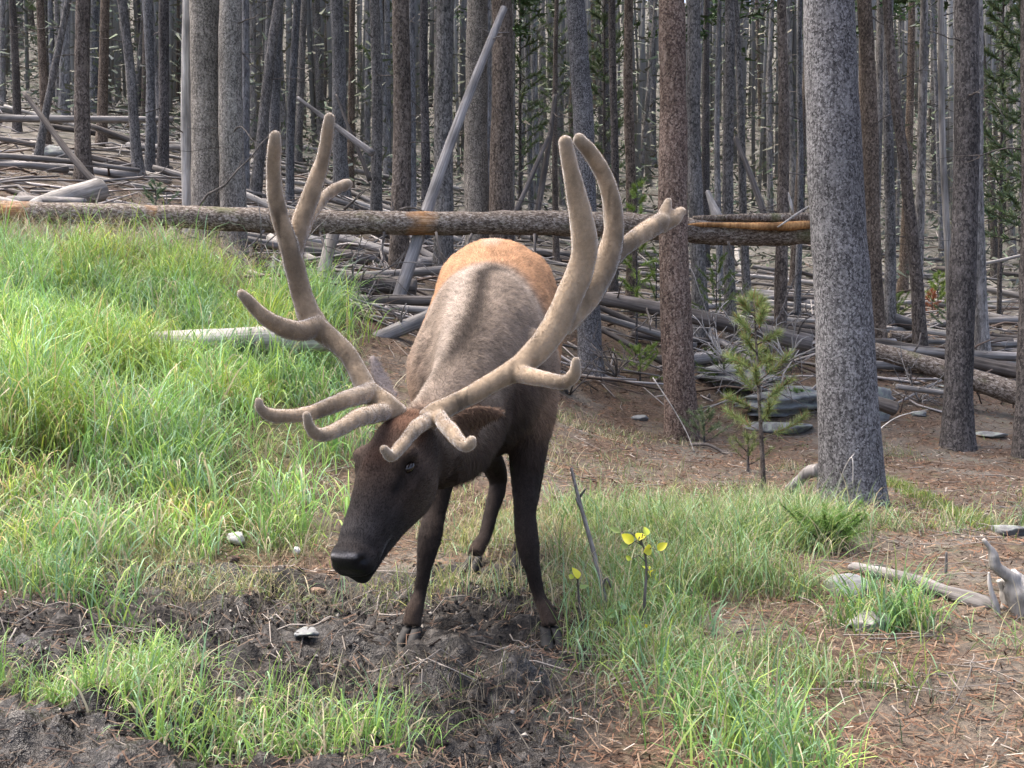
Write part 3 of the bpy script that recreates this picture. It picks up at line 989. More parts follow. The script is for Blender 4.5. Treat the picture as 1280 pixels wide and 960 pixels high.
def main_log():
    pts = [(-60, 262, 12.3), (60, 265, 12.3), (200, 272, 12.3), (340, 276, 12.35), (520, 277, 12.4), (700, 281, 12.55), (860, 287, 12.7), (950, 290, 12.75), (1012, 291, 12.8)]
    W_ = spline(np.array([at(*p) for p in pts]), 90)
    p0 = W_[0].copy()
    ax = W_[-1] - W_[0]
    q = Vector((0, 0, 1)).rotation_difference(Vector(ax))
    Rm = np.array(q.inverted().to_matrix())
    Lp = (Rm @ (W_ - p0).T).T
    R = np.interp(np.linspace(0, 1, 90), [0, .3, .7, 1], [.118, .128, .140, .152]) * (1 + .05 * np.sin(np.linspace(0, 31, 90)) * np.sin(np.linspace(0, 13, 90)))
    Lp[:, 0] += .02 * np.sin(np.linspace(0, 17, 90))
    Lp[:, 1] += .02 * np.sin(np.linspace(1, 23, 90))
    V, Q, T, tt, aa = tube(Lp, R, 26, .16, 77, True, 9)
    wp = (np.array(q.to_matrix()) @ V.T).T + p0
    px = 640 + wp[:, 0] / wp[:, 1] * FPX
    ctr = np.vstack([np.repeat(W_, 26, axis=0), W_[:1], W_[-1:]])
    front = sstep(-.3, .6, -(wp - ctr)[:, 1] / .13)

    def patch(a, b_, s=12):
        return sstep(a - s, a + s, px) * sstep(b_ + s, b_ - s, px)
    wood = patch(-40, 45) * .95 + patch(505, 548, 18) * 1.0 + patch(182, 200, 6) * front * .8 + patch(430, 470, 20) * .45
    root = empty('fallen_log', p0, 'long bark covered log lying across the whole scene behind the elk', 'log')
    root.rotation_mode = 'QUATERNION'
    root.rotation_quaternion = q
    body = obj('log_body', new_mesh('log_body', V, [Q, T], attrs={'wood': wood}), MAT['log_bark'], root)

    def part(name, g_, mat, lab=None):
        o = obj(name, g_.mesh(name), MAT[mat], body)
        inv = Matrix.LocRotScale(Vector(p0), q, None).inverted()
        o.matrix_parent_inverse = inv
        if lab:
            o['label'] = lab
        return o
    g = Geo()                                                          # torn orange heartwood of the split right end
    P = spline(np.array([at(858, 281, 12.55), at(900, 281, 12.55), at(960, 283, 12.56), at(1016, 281, 12.6)]), 14)
    V, Q, T, _, _ = tube(P, (np.array([.012, .022, .03, .034, .036, .038, .042, .045, .05, .055, .058, .06, .062, .05]) * .85), 8, .3, 5)
    g.add(V, Q, T)
    part('split_wood', g, 'wood_orange', 'torn orange heartwood along the split right end')
    g = Geo()
    P = spline(np.array([at(866, 273, 12.62), at(920, 272, 12.64), at(1000, 272, 12.66), at(1022, 270, 12.68)]), 12)
    g.tube(P, np.linspace(.03, .075, 12), 9, .25, 8)
    part('split_slab', g, 'log_bark', 'grey slab lifted off the split right end')
    for a_, b2 in (((1016, 254, 12.5), (972, 284, 12.5)), ((985, 240, 12.6), (992, 268, 12.6))):
        g = Geo()
        g.tube(spline(np.array([at(*a_), at(*b2)]), 6), [.004, .012, .017, .017, .013, .008], 6, .2, 3)
        part('splinter', g, 'wood_pale')
    rs2 = np.random.default_rng(5)
    for (px, py, dx, dy, Lr) in [(110, 270, .03, -.9, .32), (120, 258, .15, .9, .3), (255, 290, 0, -1, .55), (210, 262, -.2, .8, .2), (245, 262, .8, .9, 1.3), (480, 290, .2, -1, .35), (400, 290, .4, -.9, .5),
                                 (545, 290, .05, -1, .7), (590, 292, -.1, -1, .5), (668, 292, .0, -1, .8), (740, 295, .2, -.9, .4), (330, 288, -.5, -.6, .5), (170, 285, .1, -.8, .3), (910, 302, .2, -.9, .3), (460, 262, -.9, .35, .45), (500, 262, .9, .3, .5), (430, 262, .5, .5, .4)]:
        g = Geo()
        s = at(px, py, 12.25 if dy < 0 else 12.4)
        bp = branch_path(s, (dx, rs2.uniform(-.4, .2), dy), Lr, rs2.uniform(-.6, .2), 7, .16, int(px))
        g.tube(bp, np.linspace(.016, .005, 7), 6)
        for q_ in range(2):
            j = int(rs2.integers(2, 6))
            g.tube(branch_path(bp[j], (bp[j] - bp[j - 1]) / Lr * 6 + rs2.normal(size=3) * .6, Lr * .45, -.2, 5, .15, int(px) + q_), np.linspace(.007, .003, 5), 4)
        part('branch_stub', g, 'wood_dark')


main_log()


def L(label, a, b_, r0, r1, mat='wood_grey', seed=1, cat='log', name='fallen_log', **kw):
    return log(name, label, cat, at(*a), at(*b_), r0, r1, mat, seed, **kw)


L('smooth silvery log half sunk in the tall grass at left', (50, 436, 8.75), (412, 422, 8.9), .10, .122, 'wood_pale', 31, rings=40, seg=20, rough=.04, bend=.01)
L('bleached pale log end resting behind the long log at far left', (38, 262, 13.4), (130, 234, 14.3), .10, .16, 'wood_pale', 32, seg=18, rough=.12, jag=.3)
L('thin straight log spanning the upper left trunks', (-40, 147, 21), (216, 149, 21.6), .075, .06, 'wood_grey', 33, seg=12)
L('dark slanting fallen pole left of the mid grey trunk', (-30, 205, 17.2), (95, 236, 16.2), .07, .06, 'wood_dark', 34)
L('dark leaning dead pole crossing the upper left trunks', (30, 116, 17), (134, 246, 16.2), .035, .06, 'wood_dark', 35, name='leaning_pole', cat='pole')
L('tall grey pole leaning behind the long log above the elk', (630, 10, 13.8), (484, 412, 12.0), .045, .08, 'wood_grey', 36, name='leaning_pole', cat='pole', rings=36, stubs=4)
L('short grey log lying against the foot of the leaning pole', (462, 428, 10.4), (545, 392, 11.0), .07, .075, 'wood_grey', 37, stubs=2, jag=.3)
L('pale broken pole leaning under the long log near the left antler', (418, 288, 12.9), (398, 372, 12.5), .075, .075, 'wood_pale', 38, name='leaning_pole', cat='pole', jag=.2)
L('splintered grey stump wood leaning left of the left antler beam', (362, 338, 11.6), (326, 396, 11.2), .06, .10, 'wood_grey', 39, name='leaning_pole', cat='pole', jag=.3)
L('uppermost grey fallen pole between antler and leaning pole', (310, 348, 12.9), (560, 338, 13.2), .04, .055, 'wood_grey', 40, stubs=3)
L('thick brown fallen log below the long log, left of the leaning pole', (405, 352, 12.7), (520, 358, 12.7), .115, .10, 'wood_dark', 41, stubs=2)
L('dark middle fallen pole above the reddish litter', (405, 372, 11.9), (560, 376, 11.9), .05, .055, 'wood_dark', 42)
L('slim lower fallen pole bordering the reddish litter', (400, 382, 11.6), (556, 388, 11.6), .035, .04, 'wood_grey', 43)
L('grey fallen pole behind the left antler stem', (270, 346, 12.2), (352, 340, 12.2), .03, .045, 'wood_dark', 44, stubs=2)
L('dark fallen log with hanging dead twigs behind the reddish trunk', (745, 372, 13.6), (1015, 428, 13.0), .085, .11, 'wood_dark', 45, stubs=12, sb=(.3, .9), rings=30)
L('thick mossy log sloping down to the right picture edge', (1092, 438, 13.6), (1300, 500, 12.6), .10, .14, 'log_bark', 46, stubs=8, sb=(.15, .5), rings=30, wood=lambda t, w: t * 0)
L('straight grey pole lying on top of the sloping mossy log', (1088, 434, 14.4), (1310, 448, 14.2), .05, .065, 'wood_grey', 47, stubs=3)
L('second dark log behind the sloping mossy log', (1215, 452, 14.2), (1320, 474, 13.6), .08, .10, 'wood_dark', 48)
L('cut dark log end with hollow behind the dark flared trunk', (1200, 424, 17), (1264, 430, 17), .085, .10, 'wood_dark', 49)
L('grey log between the orange and crooked trunks, upper one', (1116, 398, 18), (1148, 408, 18), .10, .10, 'wood_grey', 50)
L('mossy log between the orange and crooked trunks, lower one', (1112, 420, 17), (1150, 422, 17), .09, .09, 'log_bark', 51, wood=lambda t, w: t * 0)
L('short dark log piece just right of the speckled trunk', (1084, 500, 10.8), (1122, 512, 10.8), .06, .075, 'wood_dark', 52, jag=.3)
L('thin fallen stick right of the speckled trunk', (1120, 483, 12), (1190, 492, 12), .03, .03, 'wood_grey', 53, stubs=1)
pa, pb = hit(1062, 712), hit(1246, 764)
log('fallen_log', 'weathered grey half log lying in the right foreground grass', 'log', pa + np.array([0, 0, .012]), pb + np.array([0, 0, .02]), .024, .034, 'wood_grey', 54, .05, 16, .28, 1, None, 30, None, True, .2)
L('dark forked dead limb rising left of the right antler, straight one', (694, 118, 15), (668, 300, 14.6), .03, .05, 'wood_dark', 55, name='leaning_pole', cat='pole', stubs=7, sb=(.3, 1.0))
L('dark forked dead limb leaning left of the right antler, slanting one', (686, 170, 14.8), (630, 292, 14.4), .025, .04, 'wood_dark', 56, name='leaning_pole', cat='pole', stubs=4, sb=(.2, .7))
L('broken dead snag slanting behind the left antler tips', (372, 122, 19), (466, 192, 18.5), .03, .06, 'wood_grey', 57, name='leaning_pole', cat='pole', stubs=3)
L('thin dark dead pole leaning behind the left antler', (420, 118, 20), (462, 225, 19.6), .02, .045, 'wood_dark', 58, name='leaning_pole', cat='pole')
L('short white broken snag standing behind the log right of the reddish trunk', (884, 238, 14.4), (898, 275, 14.2), .03, .075, 'wood_pale', 59, name='leaning_pole', cat='pole', jag=.5)
L('dark leaning pole between reddish and speckled trunks', (919, 172, 16), (956, 272, 15.4), .035, .05, 'wood_dark', 60, name='leaning_pole', cat='pole')
L('thin white pole leaning at the right behind the dark flared trunk', (1228, 330, 20), (1290, 316, 20), .03, .03, 'wood_pale', 61)
L('pale log behind the dark flared trunk, sloping right', (1222, 392, 21), (1310, 408, 20), .07, .08, 'wood_grey', 62, stubs=2)
L('pale log higher on the slope at the right edge', (1225, 360, 25), (1320, 378, 24), .07, .07, 'wood_grey', 63)

# many more fallen poles on the slope, told apart by nothing
rs = np.random.default_rng(23)
n_p = 0
while n_p < 150:
    px, Y = rs.uniform(-40, 1320), 13.2 + 22 * rs.random() ** 1.2
    x = (px - 640) / FPX * Y
    if px > 560 and Y < 14.5:
        continue
    a = rs.normal() * .5 + (math.pi if rs.random() < .5 else 0)
    Ln = rs.uniform(1.2, 4.5)
    dx, dy = math.cos(a) * Ln / 2, math.sin(a) * Ln / 2
    r = rs.uniform(.03, .095)
    p0 = np.array([x - dx, Y - dy, gz(x - dx, Y - dy) + r * .7 + rs.random() * .12])
    p1 = np.array([x + dx, Y + dy, gz(x + dx, Y + dy) + r * .7 + rs.random() ** 2 * .45])
    log('fallen_pole', 'weathered thin pole in the jumbled deadfall, ' + zone(px), 'log', p0, p1, r, r * .65, ['wood_grey', 'wood_grey', 'wood_dark', 'wood_pale'][n_p % 4], 300 + n_p, .04, 7, .08, 0, 'deadfall poles ' + zone(px), 10)
    n_p += 1


def deadfall():
    """twigs and sticks nobody could count"""
    g = Geo()
    rs = np.random.default_rng(31)
    for k in range(3000):
        Y = 11.0 + 44 * rs.random() ** 1.5
        px = rs.uniform(-60, 1340)
        x = (px - 640) / FPX * Y
        if px > 560 and Y < 13.0 or (px < 330 and Y < 12.2):
            continue
        a = rs.normal() * 1.0
        Ln = rs.uniform(.2, 1.8)
        dx, dy = math.cos(a) * Ln / 2, math.sin(a) * Ln / 2
        r = rs.uniform(.006, .026) * (1 + max(0, Y - 25) / 25)
        h0, h1 = h_base(np.array([x - dx, x + dx]), np.array([Y - dy, Y + dy]))
        p0 = np.array([x - dx, Y - dy, h0 + .03])
        p1 = np.array([x + dx, Y + dy, h1 + .03 + rs.random() ** 2 * .35])
        m_ = (p0 + p1) / 2 + rs.normal(size=3) * .05 * Ln
        v = rs.uniform(.5, 1.5)
        g.tube(np.array([p0, m_, p1]), [r, r * .85, r * .5], 4, col=np.array([.24, .22, .205]) * v if rs.random() < .75 else np.array([.10, .075, .06]) * v)
    o = obj('deadfall', g.mesh('deadfall'), MAT['litter'])
    tag(o, 'tangle of grey fallen sticks covering the wooded slope', 'sticks', kind='stuff')


def gz_fast(x, y):
    return float(h_base(np.array([x]), np.array([y]))[0])


deadfall()


def dead_bush(label, px, py, Y, n, Lr, seed, mat='wood_grey', spread=1.0):
    b = at(px, py, Y)
    b[2] = max(b[2] - .3, gz(b[0], b[1]))
    rs = np.random.default_rng(seed)
    g = Geo()
    for k in range(n):
        a = rs.uniform(0, 6.283)
        bp = branch_path((0, 0, 0), (math.cos(a) * spread, math.sin(a) * .5, rs.uniform(.3, 1.2)), rs.uniform(*Lr), rs.uniform(-1.2, -.1), 9, .16, seed * 50 + k)
        g.tube(bp, np.linspace(.011, .004, 9), 5)
        for q in range(3):
            j = int(rs.integers(2, 8))
            g.tube(branch_path(bp[j], (bp[j] - bp[j - 1]) * 8 + rs.normal(size=3) * .7, rs.uniform(.15, .45), rs.uniform(-.6, .4), 5, .2, seed * 90 + k * 5 + q), np.linspace(.006, .0025, 5), 4)
    o = obj('dead_branch', g.mesh('dead_branch'), MAT[mat], None, b)
    return tag(o, label, 'branch')


dead_bush('curly pale dead twigs tangled right of the reddish trunk', 905, 420, 13.0, 12, (.5, 1.1), 1, 'wood_pale')
dead_bush('pale dead branches fanning left of the speckled trunk', 985, 420, 12.6, 9, (.6, 1.3), 2, 'wood_pale')
dead_bush('grey dead twigs under the long log left of the antler', 320, 345, 12.0, 12, (.5, 1.2), 3, 'wood_grey', 1.2)
dead_bush('grey dead twigs above the brown log beside the antler', 440, 350, 12.4, 10, (.5, 1.2), 4, 'wood_grey', 1.2)
dead_bush('dark dead twigs under the fallen log right of the elk', 770, 440, 13.2, 9, (.4, .9), 5, 'wood_dark')
dead_bush('pale twiggy dead branches behind the elk rump', 500, 262, 14.0, 9, (.4, 1.0), 6, 'wood_grey', 1.5)


dead_bush('fine grey dead twigs between reddish trunk and young pine', 940, 455, 12.2, 10, (.4, 1.0), 7, 'wood_grey', 1.4)
dead_bush('grey dead twigs arching over the sloping mossy log', 1150, 470, 12.8, 8, (.4, .9), 8, 'wood_grey', 1.4)
dead_bush('dark dead twigs beside the foot right of the elk', 712, 470, 12.6, 8, (.4, .9), 9, 'wood_dark', 1.3)
dead_bush('brown dead twigs left of the leaning pole foot', 440, 400, 11.2, 7, (.3, .8), 10, 'wood_dark', 1.4)


# ------------------------------------------------------------------ rocks
def rock(name, label, px, py, Y, size, mat, seed, cat='rock', flat=.5, sink=.3, layers=False):
    b = at(px, py, Y) if Y else hit(px, py)
    b[2] = gz(b[0], b[1])
    n, m_ = 34, 22
    th = np.linspace(0, 2 * math.pi, n, endpoint=False)
    ph = np.linspace(.02, math.pi - .02, m_)
    D = np.stack([np.sin(ph)[:, None] * np.cos(th), np.sin(ph)[:, None] * np.sin(th), np.cos(ph)[:, None] * np.ones(n)], -1).reshape(-1, 3)
    P = np.sign(D) * np.abs(D) ** .75
    r = 1 + .22 * noise3(D, 1.6, seed) + .12 * noise3(D, 3.7, seed + 1) + .05 * noise3(D, 8, seed + 2)
    P = P * r[:, None] * np.array(size)
    rk = np.random.default_rng(seed + 5)
    for q_ in range(16 if max(size) > .11 else 3):
        nn_ = rk.normal(size=3)
        nn_ /= np.linalg.norm(nn_)
        lim = rk.uniform(.62, .92)
        U = P / np.array(size)
        ov = np.maximum(U @ nn_ - lim, 0)
        P = (U - nn_[None] * (ov * .92)[:, None]) * np.array(size)
    if layers:
        P[:, :2] *= (1 + .10 * np.sign(np.sin(P[:, 2:3] * 55 + noise3(P, 3, 4)[:, None] * 2)))
    P[:, 2] += size[2] * (1 - 2 * sink)
    i = np.arange(m_ - 1)[:, None] * n
    j = np.arange(n)[None]
    Q = np.stack([i + j, i + n + j, i + n + (j + 1) % n, i + (j + 1) % n], -1).reshape(-1, 4)
    k = np.arange(n)
    V = np.vstack([P, P[:n].mean(0), P[-n:].mean(0)])
    T = np.vstack([np.stack([k, (k + 1) % n, np.full(n, m_ * n)], -1), np.stack([(m_ - 1) * n + (k + 1) % n, (m_ - 1) * n + k, np.full(n, m_ * n + 1)], -1)])
    o = obj(name, new_mesh(name, V, [Q, T]), MAT[mat], None, b)
    o.rotation_euler.z = seed * .9
    return tag(o, label, cat)


rock('rock', 'broad flat grey rock slab between young pine and speckled trunk', 990, 470, 13.4, (.75, .5, .2), 'rock', 1, layers=True, sink=.45)
rock('rock', 'upper grey rock slab under the dark fallen log', 930, 432, 14.2, (.7, .5, .22), 'rock', 2, layers=True, sink=.45)
rock('rock', 'low grey rock peeking left of the speckled trunk foot', 975, 497, 12.6, (.4, .3, .10), 'rock', 3, sink=.5)
rock('rock', 'upright grey rock hidden at the right of the speckled trunk', 1092, 478, 12.6, (.2, .2, .28), 'rock', 4)
rock('rock', 'pale rounded rock by the hollow log end at right', 1252, 445, 15.0, (.3, .25, .15), 'rock_pale', 5)
rock('rock', 'pale flat stone on the needles at the right edge', 1235, 545, 0, (.22, .14, .04), 'rock', 6)
rock('rock', 'pale lichen covered rock sunk in the right foreground grass', 1062, 742, 0, (.10, .10, .08), 'rock', 7, sink=.5)
rock('rock', 'flat grey stone at lower right in the grass', 1090, 785, 0, (.12, .1, .05), 'rock_pale', 8, sink=.4)
rock('rock', 'bluish grey boulder on the slope at upper left', 75, 215, 19, (.5, .35, .2), 'rock', 9)
rock('stone', 'small white stone on the mud bank left of the elk muzzle', 297, 683, 0, (.05, .042, .032), 'stone_white', 10, 'stone', sink=0)
rock('stone', 'tiny pale stone close beside the elk muzzle', 371, 694, 0, (.018, .016, .02), 'stone_white', 11, 'stone', sink=0)
rock('stone', 'long white stone in the mud below the elk muzzle', 385, 795, 0, (.06, .04, .012), 'rock', 12, 'stone', sink=.5)
for k, (px, py, s, lab) in enumerate([(1180, 490, .16, 'small grey stone left of the dark flared trunk'), (1150, 520, .1, 'little pale stone on the litter between the right trunks'), (800, 525, .12, 'flat pale stone left of the reddish trunk foot'),
                                      (1262, 668, .09, 'dark grey stone behind the bleached stump')]):
    rock('stone', lab, px, py, 0, (s, s * .8, s * .35), 'rock', 20 + k, 'stone')


for k, (px, py, s_, lab) in enumerate([(292, 702, .045, 'rust brown bark chip on the bank beside the white stone'), (398, 742, .05, 'rust brown bark chip on the mud below the elk muzzle'), (355, 300, .0, '')]):
    if s_:
        rock('bark_chip', lab, px, py, 0, (s_, s_ * .6, s_ * .3), 'bark_red', 40 + k, 'bark', sink=.2)


# bleached stump wood at the right edge
def stump():
    b = hit(1262, 772)
    root = empty('driftwood_stump', b, 'bleached twisted root stump standing at the right picture edge', 'stump')
    Y = b[1]
    for k, (pts, rr) in enumerate([([(1292, 790), (1272, 745), (1262, 722), (1246, 708), (1240, 690), (1229, 674)], [.05, .045, .03, .024, .016, .006]),
                                   ([(1250, 785), (1246, 760), (1238, 735), (1236, 715)], [.012, .014, .01, .004]),
                                   ([(1300, 800), (1290, 760), (1275, 735), (1262, 718)], [.06, .06, .045, .03]),
                                   ([(1262, 780), (1258, 750), (1250, 725)], [.03, .025, .012]),
                                   ([(1310, 770), (1300, 742), (1290, 715)], [.05, .035, .012])]):
        P = spline(np.array([at(p[0], p[1], Y + .03 * k) for p in pts]) - b, 30)
        R = np.interp(np.linspace(0, 1, 30), np.linspace(0, 1, len(rr)), rr)
        V, Q, T, _, _ = tube(P, R, 16, .5, 60 + k, True, 22)
        obj('root_limb', new_mesh('root_limb', V, [Q, T]), MAT['wood_pale'], root)


stump()


# ------------------------------------------------------------------ grass and ground cover
STONE = hit(297, 683)


def blades(name, x, y, hgt, wid, col, lean=.35, curl=.8, label=None, seed=0, segs=5, z_off=0.0):
    rs = np.random.default_rng(seed)
    n = len(x)
    hgt = np.where((np.abs(x - STONE[0] * y / STONE[1]) < .09) & (y > STONE[1] - .75) & (y < STONE[1] + .06), np.minimum(hgt, .035), hgt)   # trampled spot round the white stone
    z = ground_h(x, y) - .01 + z_off
    base = np.stack([x, y, z], -1)
    az = rs.uniform(0, 2 * math.pi, n)
    d = np.stack([np.cos(az), np.sin(az), np.zeros(n)], -1)
    s = np.stack([-np.sin(az), np.cos(az), np.zeros(n)], -1)
    tw = rs.uniform(-1.2, 1.2, n)
    s = s * np.cos(tw)[:, None] + d * np.sin(tw)[:, None]
    ln = np.abs(rs.normal(size=n)) * lean
    cu = rs.uniform(.1, 1.0, n) ** 1.3 * curl * 2.4
    step = hgt / segs
    p = base.copy()
    ang = ln.copy()
    V = np.zeros((n, segs * 2 + 1, 3))
    for k in range(segs):
        w = wid * (1 - (k / segs) ** 1.7) * (.75 + .25 * min(1, k))
        V[:, 2 * k] = p - s * (w / 2)[:, None]
        V[:, 2 * k + 1] = p + s * (w / 2)[:, None]
        p = p + (d * np.sin(ang)[:, None] + np.array([0, 0, 1]) * np.cos(ang)[:, None]) * step[:, None]
        ang = np.minimum(ang + cu * (k + 1) / segs * .55, 2.6)
    V[:, -1] = p
    m_ = segs * 2 + 1
    off = (np.arange(n) * m_)[:, None, None]
    q = np.array([[2 * k, 2 * k + 1, 2 * k + 3, 2 * k + 2] for k in range(segs - 1)])[None]
    t = np.array([[2 * segs - 2, 2 * segs - 1, 2 * segs]])[None]
    Q = (q + off).reshape(-1, 4)
    T = (t + off).reshape(-1, 3)
    me = new_mesh(name, V.reshape(-1, 3), [Q, T], np.repeat(col, m_, axis=0), smooth=True)
    o = obj(name, me, MAT['grass'])
    return tag(o, label, 'grass', kind='stuff')


def gcol(n, rs, dry=.12, base=(.18, .32, .075), yel=(.29, .40, .09), blue=(.24, .38, .20), tan=(.38, .33, .21)):
    r = rs.random(n)
    c = np.where((r < .5)[:, None], np.array(base), np.where((r < .74)[:, None], np.array(yel), np.array(blue)))
    d = rs.random(n) < dry
    c = np.where(d[:, None], np.array(tan), c)
    return c * rs.uniform(.65, 1.25, (n, 1))


def scatter(n, x0, x1, y0, y1, wfun, rs, clump=0, cr=.07):
    xs, ys = np.zeros(0), np.zeros(0)
    while len(xs) < n:
        m_ = n
        if clump:
            cx, cy = rs.uniform(x0, x1, m_ // clump + 1), rs.uniform(y0, y1, m_ // clump + 1)
            x = np.repeat(cx, clump)[:m_] + rs.normal(size=m_) * cr
            y = np.repeat(cy, clump)[:m_] + rs.normal(size=m_) * cr
        else:
            x, y = rs.uniform(x0, x1, m_), rs.uniform(y0, y1, m_)
        k = rs.random(m_) < wfun(x, y)
        xs, ys = np.append(xs, x[k]), np.append(ys, y[k])
    return xs[:n], ys[:n]


rs = np.random.default_rng(51)
n = 46000
x, y = scatter(n, -6.2, -.6, 4.0, 11.6, lambda x, y: w_grass(x, y) * np.clip(.55 + .95 * fbm2(x, y, 1.9, 70, 2), .04, 1) * (.45 + .55 * sstep(5.0, 6.4, y)), rs, 11, .055)
hg = rs.uniform(.22, .66, n) * (1 + .3 * noise2(x, y, 1.2, 71)) * (1 + .38 * noise2(x, y, 3.4, 74)) * (.6 + .4 * sstep(5.2, 6.8, y))
dry = .09 + .2 * sstep(7.0, 5.4, y)
cg = gcol(n, rs, dry)
tint = noise2(x, y, .8, 72)[:, None]
cg = cg * (1 + .22 * tint) * (1 + .25 * noise2(x, y, 3.0, 75)[:, None]) * np.where(noise2(x, y, 2.2, 76)[:, None] > .25, np.array([1.18, 1.05, .8]), np.array([.97, 1.0, 1.05]))
blades('grass', x, y, hg, rs.uniform(.005, .011, n) * np.where(rs.random(n) < .3, 1.6, 1), cg, .42, 1.5, 'tall green grass covering the bank left of the elk', 1, 6)

n = 5500                                                        # dry straw under the long log
x, y = scatter(n, -6.0, -2.0, 10.2, 12.6, lambda x, y: sstep(10.3, 10.9, y) * sstep(-2.1, -2.7, x) * np.clip(.7 + fbm2(x, y, 2, 80, 2), 0, 1), rs, 12, .08)
blades('dry_grass', x, y, rs.uniform(.15, .5, n), rs.uniform(.005, .011, n), gcol(n, rs, .85, tan=(.33, .27, .19), base=(.2, .22, .08)), .7, 1.2, 'dry straw grass drooping under the long log at left', 2)

n = 13500                                                       # thin grass behind and beside the elk
x, y = scatter(n, -2.4, 1.2, 4.6, 9.5, lambda x, y: np.clip(.35 + .9 * fbm2(x, y, 1.7, 90, 2), 0, 1) * sstep(1.1, .1, x + (y - 5.5) * .12) * (1 - w_grass(x, y) * .6) * (1 - .4 * w_mud(x, y)), rs, 8, .05)
blades('grass', x, y, rs.uniform(.05, .24, n), rs.uniform(.003, .0065, n), gcol(n, rs, .42, base=(.18, .23, .07), yel=(.30, .30, .10), tan=(.38, .32, .2)), .8, 1.2, 'thin yellowish grass on the ground beneath and behind the elk', 3)

n = 9000                                                        # right foreground grass
wr = lambda x, y: np.clip(.25 + 1.5 * fbm2(x, y, 1.9, 95, 2), 0, 1) * sstep(.15, .4, x) * sstep(1.75, 1.15, x - (y - 4.6) * .22) * sstep(7.4, 6.0, y)
x, y = scatter(n, .15, 2.6, 3.4, 7.4, wr, rs, 18, .05)
blades('grass', x, y, rs.uniform(.12, .46, n) * (1 - .35 * sstep(5.5, 7, y)) * (.55 + .45 * sstep(4.0, 4.6, y)), rs.uniform(.003, .0075, n), gcol(n, rs, .2, base=(.15, .24, .07), yel=(.24, .29, .08)), .42, 1.25, 'arching green grass in the right foreground', 4, 6)

n = 3000                                                        # weeds dotted over the needle floor
x, y = scatter(n, .2, 5.5, 6.0, 12.0, lambda x, y: np.clip(fbm2(x, y, 1.1, 98, 2) * 1.1, 0, 1) * (x < y * .5), rs, 14, .08)
blades('weeds', x, y, rs.uniform(.04, .17, n), rs.uniform(.004, .009, n), gcol(n, rs, .4, base=(.13, .18, .06), yel=(.22, .24, .08), blue=(.16, .2, .12)), .9, 1.2, 'sparse low weeds dotted over the brown needle floor', 9, 4)

n = 2200                                                        # straggling blades over the right litter
x, y = scatter(n, 1.0, 3.2, 3.6, 6.4, lambda x, y: np.clip(fbm2(x, y, 1.6, 97, 2) * 1.2, 0, 1), rs, 12, .06)
blades('grass', x, y, rs.uniform(.06, .28, n), rs.uniform(.003, .006, n), gcol(n, rs, .35, base=(.15, .23, .07), yel=(.24, .29, .08)), .7, 1.3, 'sparse grass blades among the litter at lower right', 7, 6)

n = 4200                                                        # grass closing in on the near foreground
x, y = scatter(n, -2.2, .8, 2.5, 3.75, lambda x, y: np.clip(fbm2(x, y, 1.6, 111, 2) * 1.5 + .05, 0, 1) * sstep(3.75, 3.45, y), rs, 20, .05)
blades('grass', x, y, rs.uniform(.08, .26, n), rs.uniform(.003, .007, n), gcol(n, rs, .2), .5, 1.2, 'grass tufts nearest the camera at the bottom', 12, 6)

n = 3200                                                        # tufts at the mud's left edge and in the near foreground
x, y = scatter(n, -2.9, 2.2, 2.6, 5.5, lambda x, y: np.clip(fbm2(x, y, 1.4, 99, 2) * 1.6 - .3, 0, 1) * (sstep(-1.35, -1.9, x) + sstep(.3, .8, x)), rs, 22, .04)
blades('grass', x, y, rs.uniform(.12, .36, n), rs.uniform(.004, .009, n), gcol(n, rs, .15, base=(.13, .25, .07), blue=(.19, .32, .17)), .4, 1.1, 'separate green grass tufts on the near mud', 5, 6)

n = 9000                                                        # trampled straw on the mud
x, y = scatter(n, -2.6, 1.4, 3.0, 6.2, lambda x, y: np.clip(.25 + 1.2 * fbm2(x, y, 2.2, 103, 3), 0, 1), rs, 6, .05)
o = blades('straw', x, y, rs.uniform(.04, .17, n), rs.uniform(.002, .0045, n), gcol(n, rs, .8, tan=(.30, .25, .18), base=(.16, .19, .07)) * rs.uniform(.3, .95, (n, 1)), 1.1, .6, 'trampled straw and dead blades on the mud', 8, 4)

n = 2600                                                        # mossy strip right of the speckled trunk
s_ = rs.random(n)
px_ = 1108 + 125 * s_ + rs.normal(size=n) * 7
py_ = 598 + 62 * s_ + rs.normal(size=n) * 6
q0, q1 = hit(1108, 600), hit(1235, 662)
x = q0[0] + (q1[0] - q0[0]) * s_ + rs.normal(size=n) * .05
y = q0[1] + (q1[1] - q0[1]) * s_ + rs.normal(size=n) * .13
o = blades('moss_plants', x, y, rs.uniform(.03, .09, n), rs.uniform(.005, .009, n), gcol(n, rs, .12, base=(.17, .24, .05), yel=(.27, .3, .06), blue=(.15, .22, .07)), .6, .5, 'low yellow green ground cover strip right of the speckled trunk', 6, 4)
o['category'] = 'ground cover'


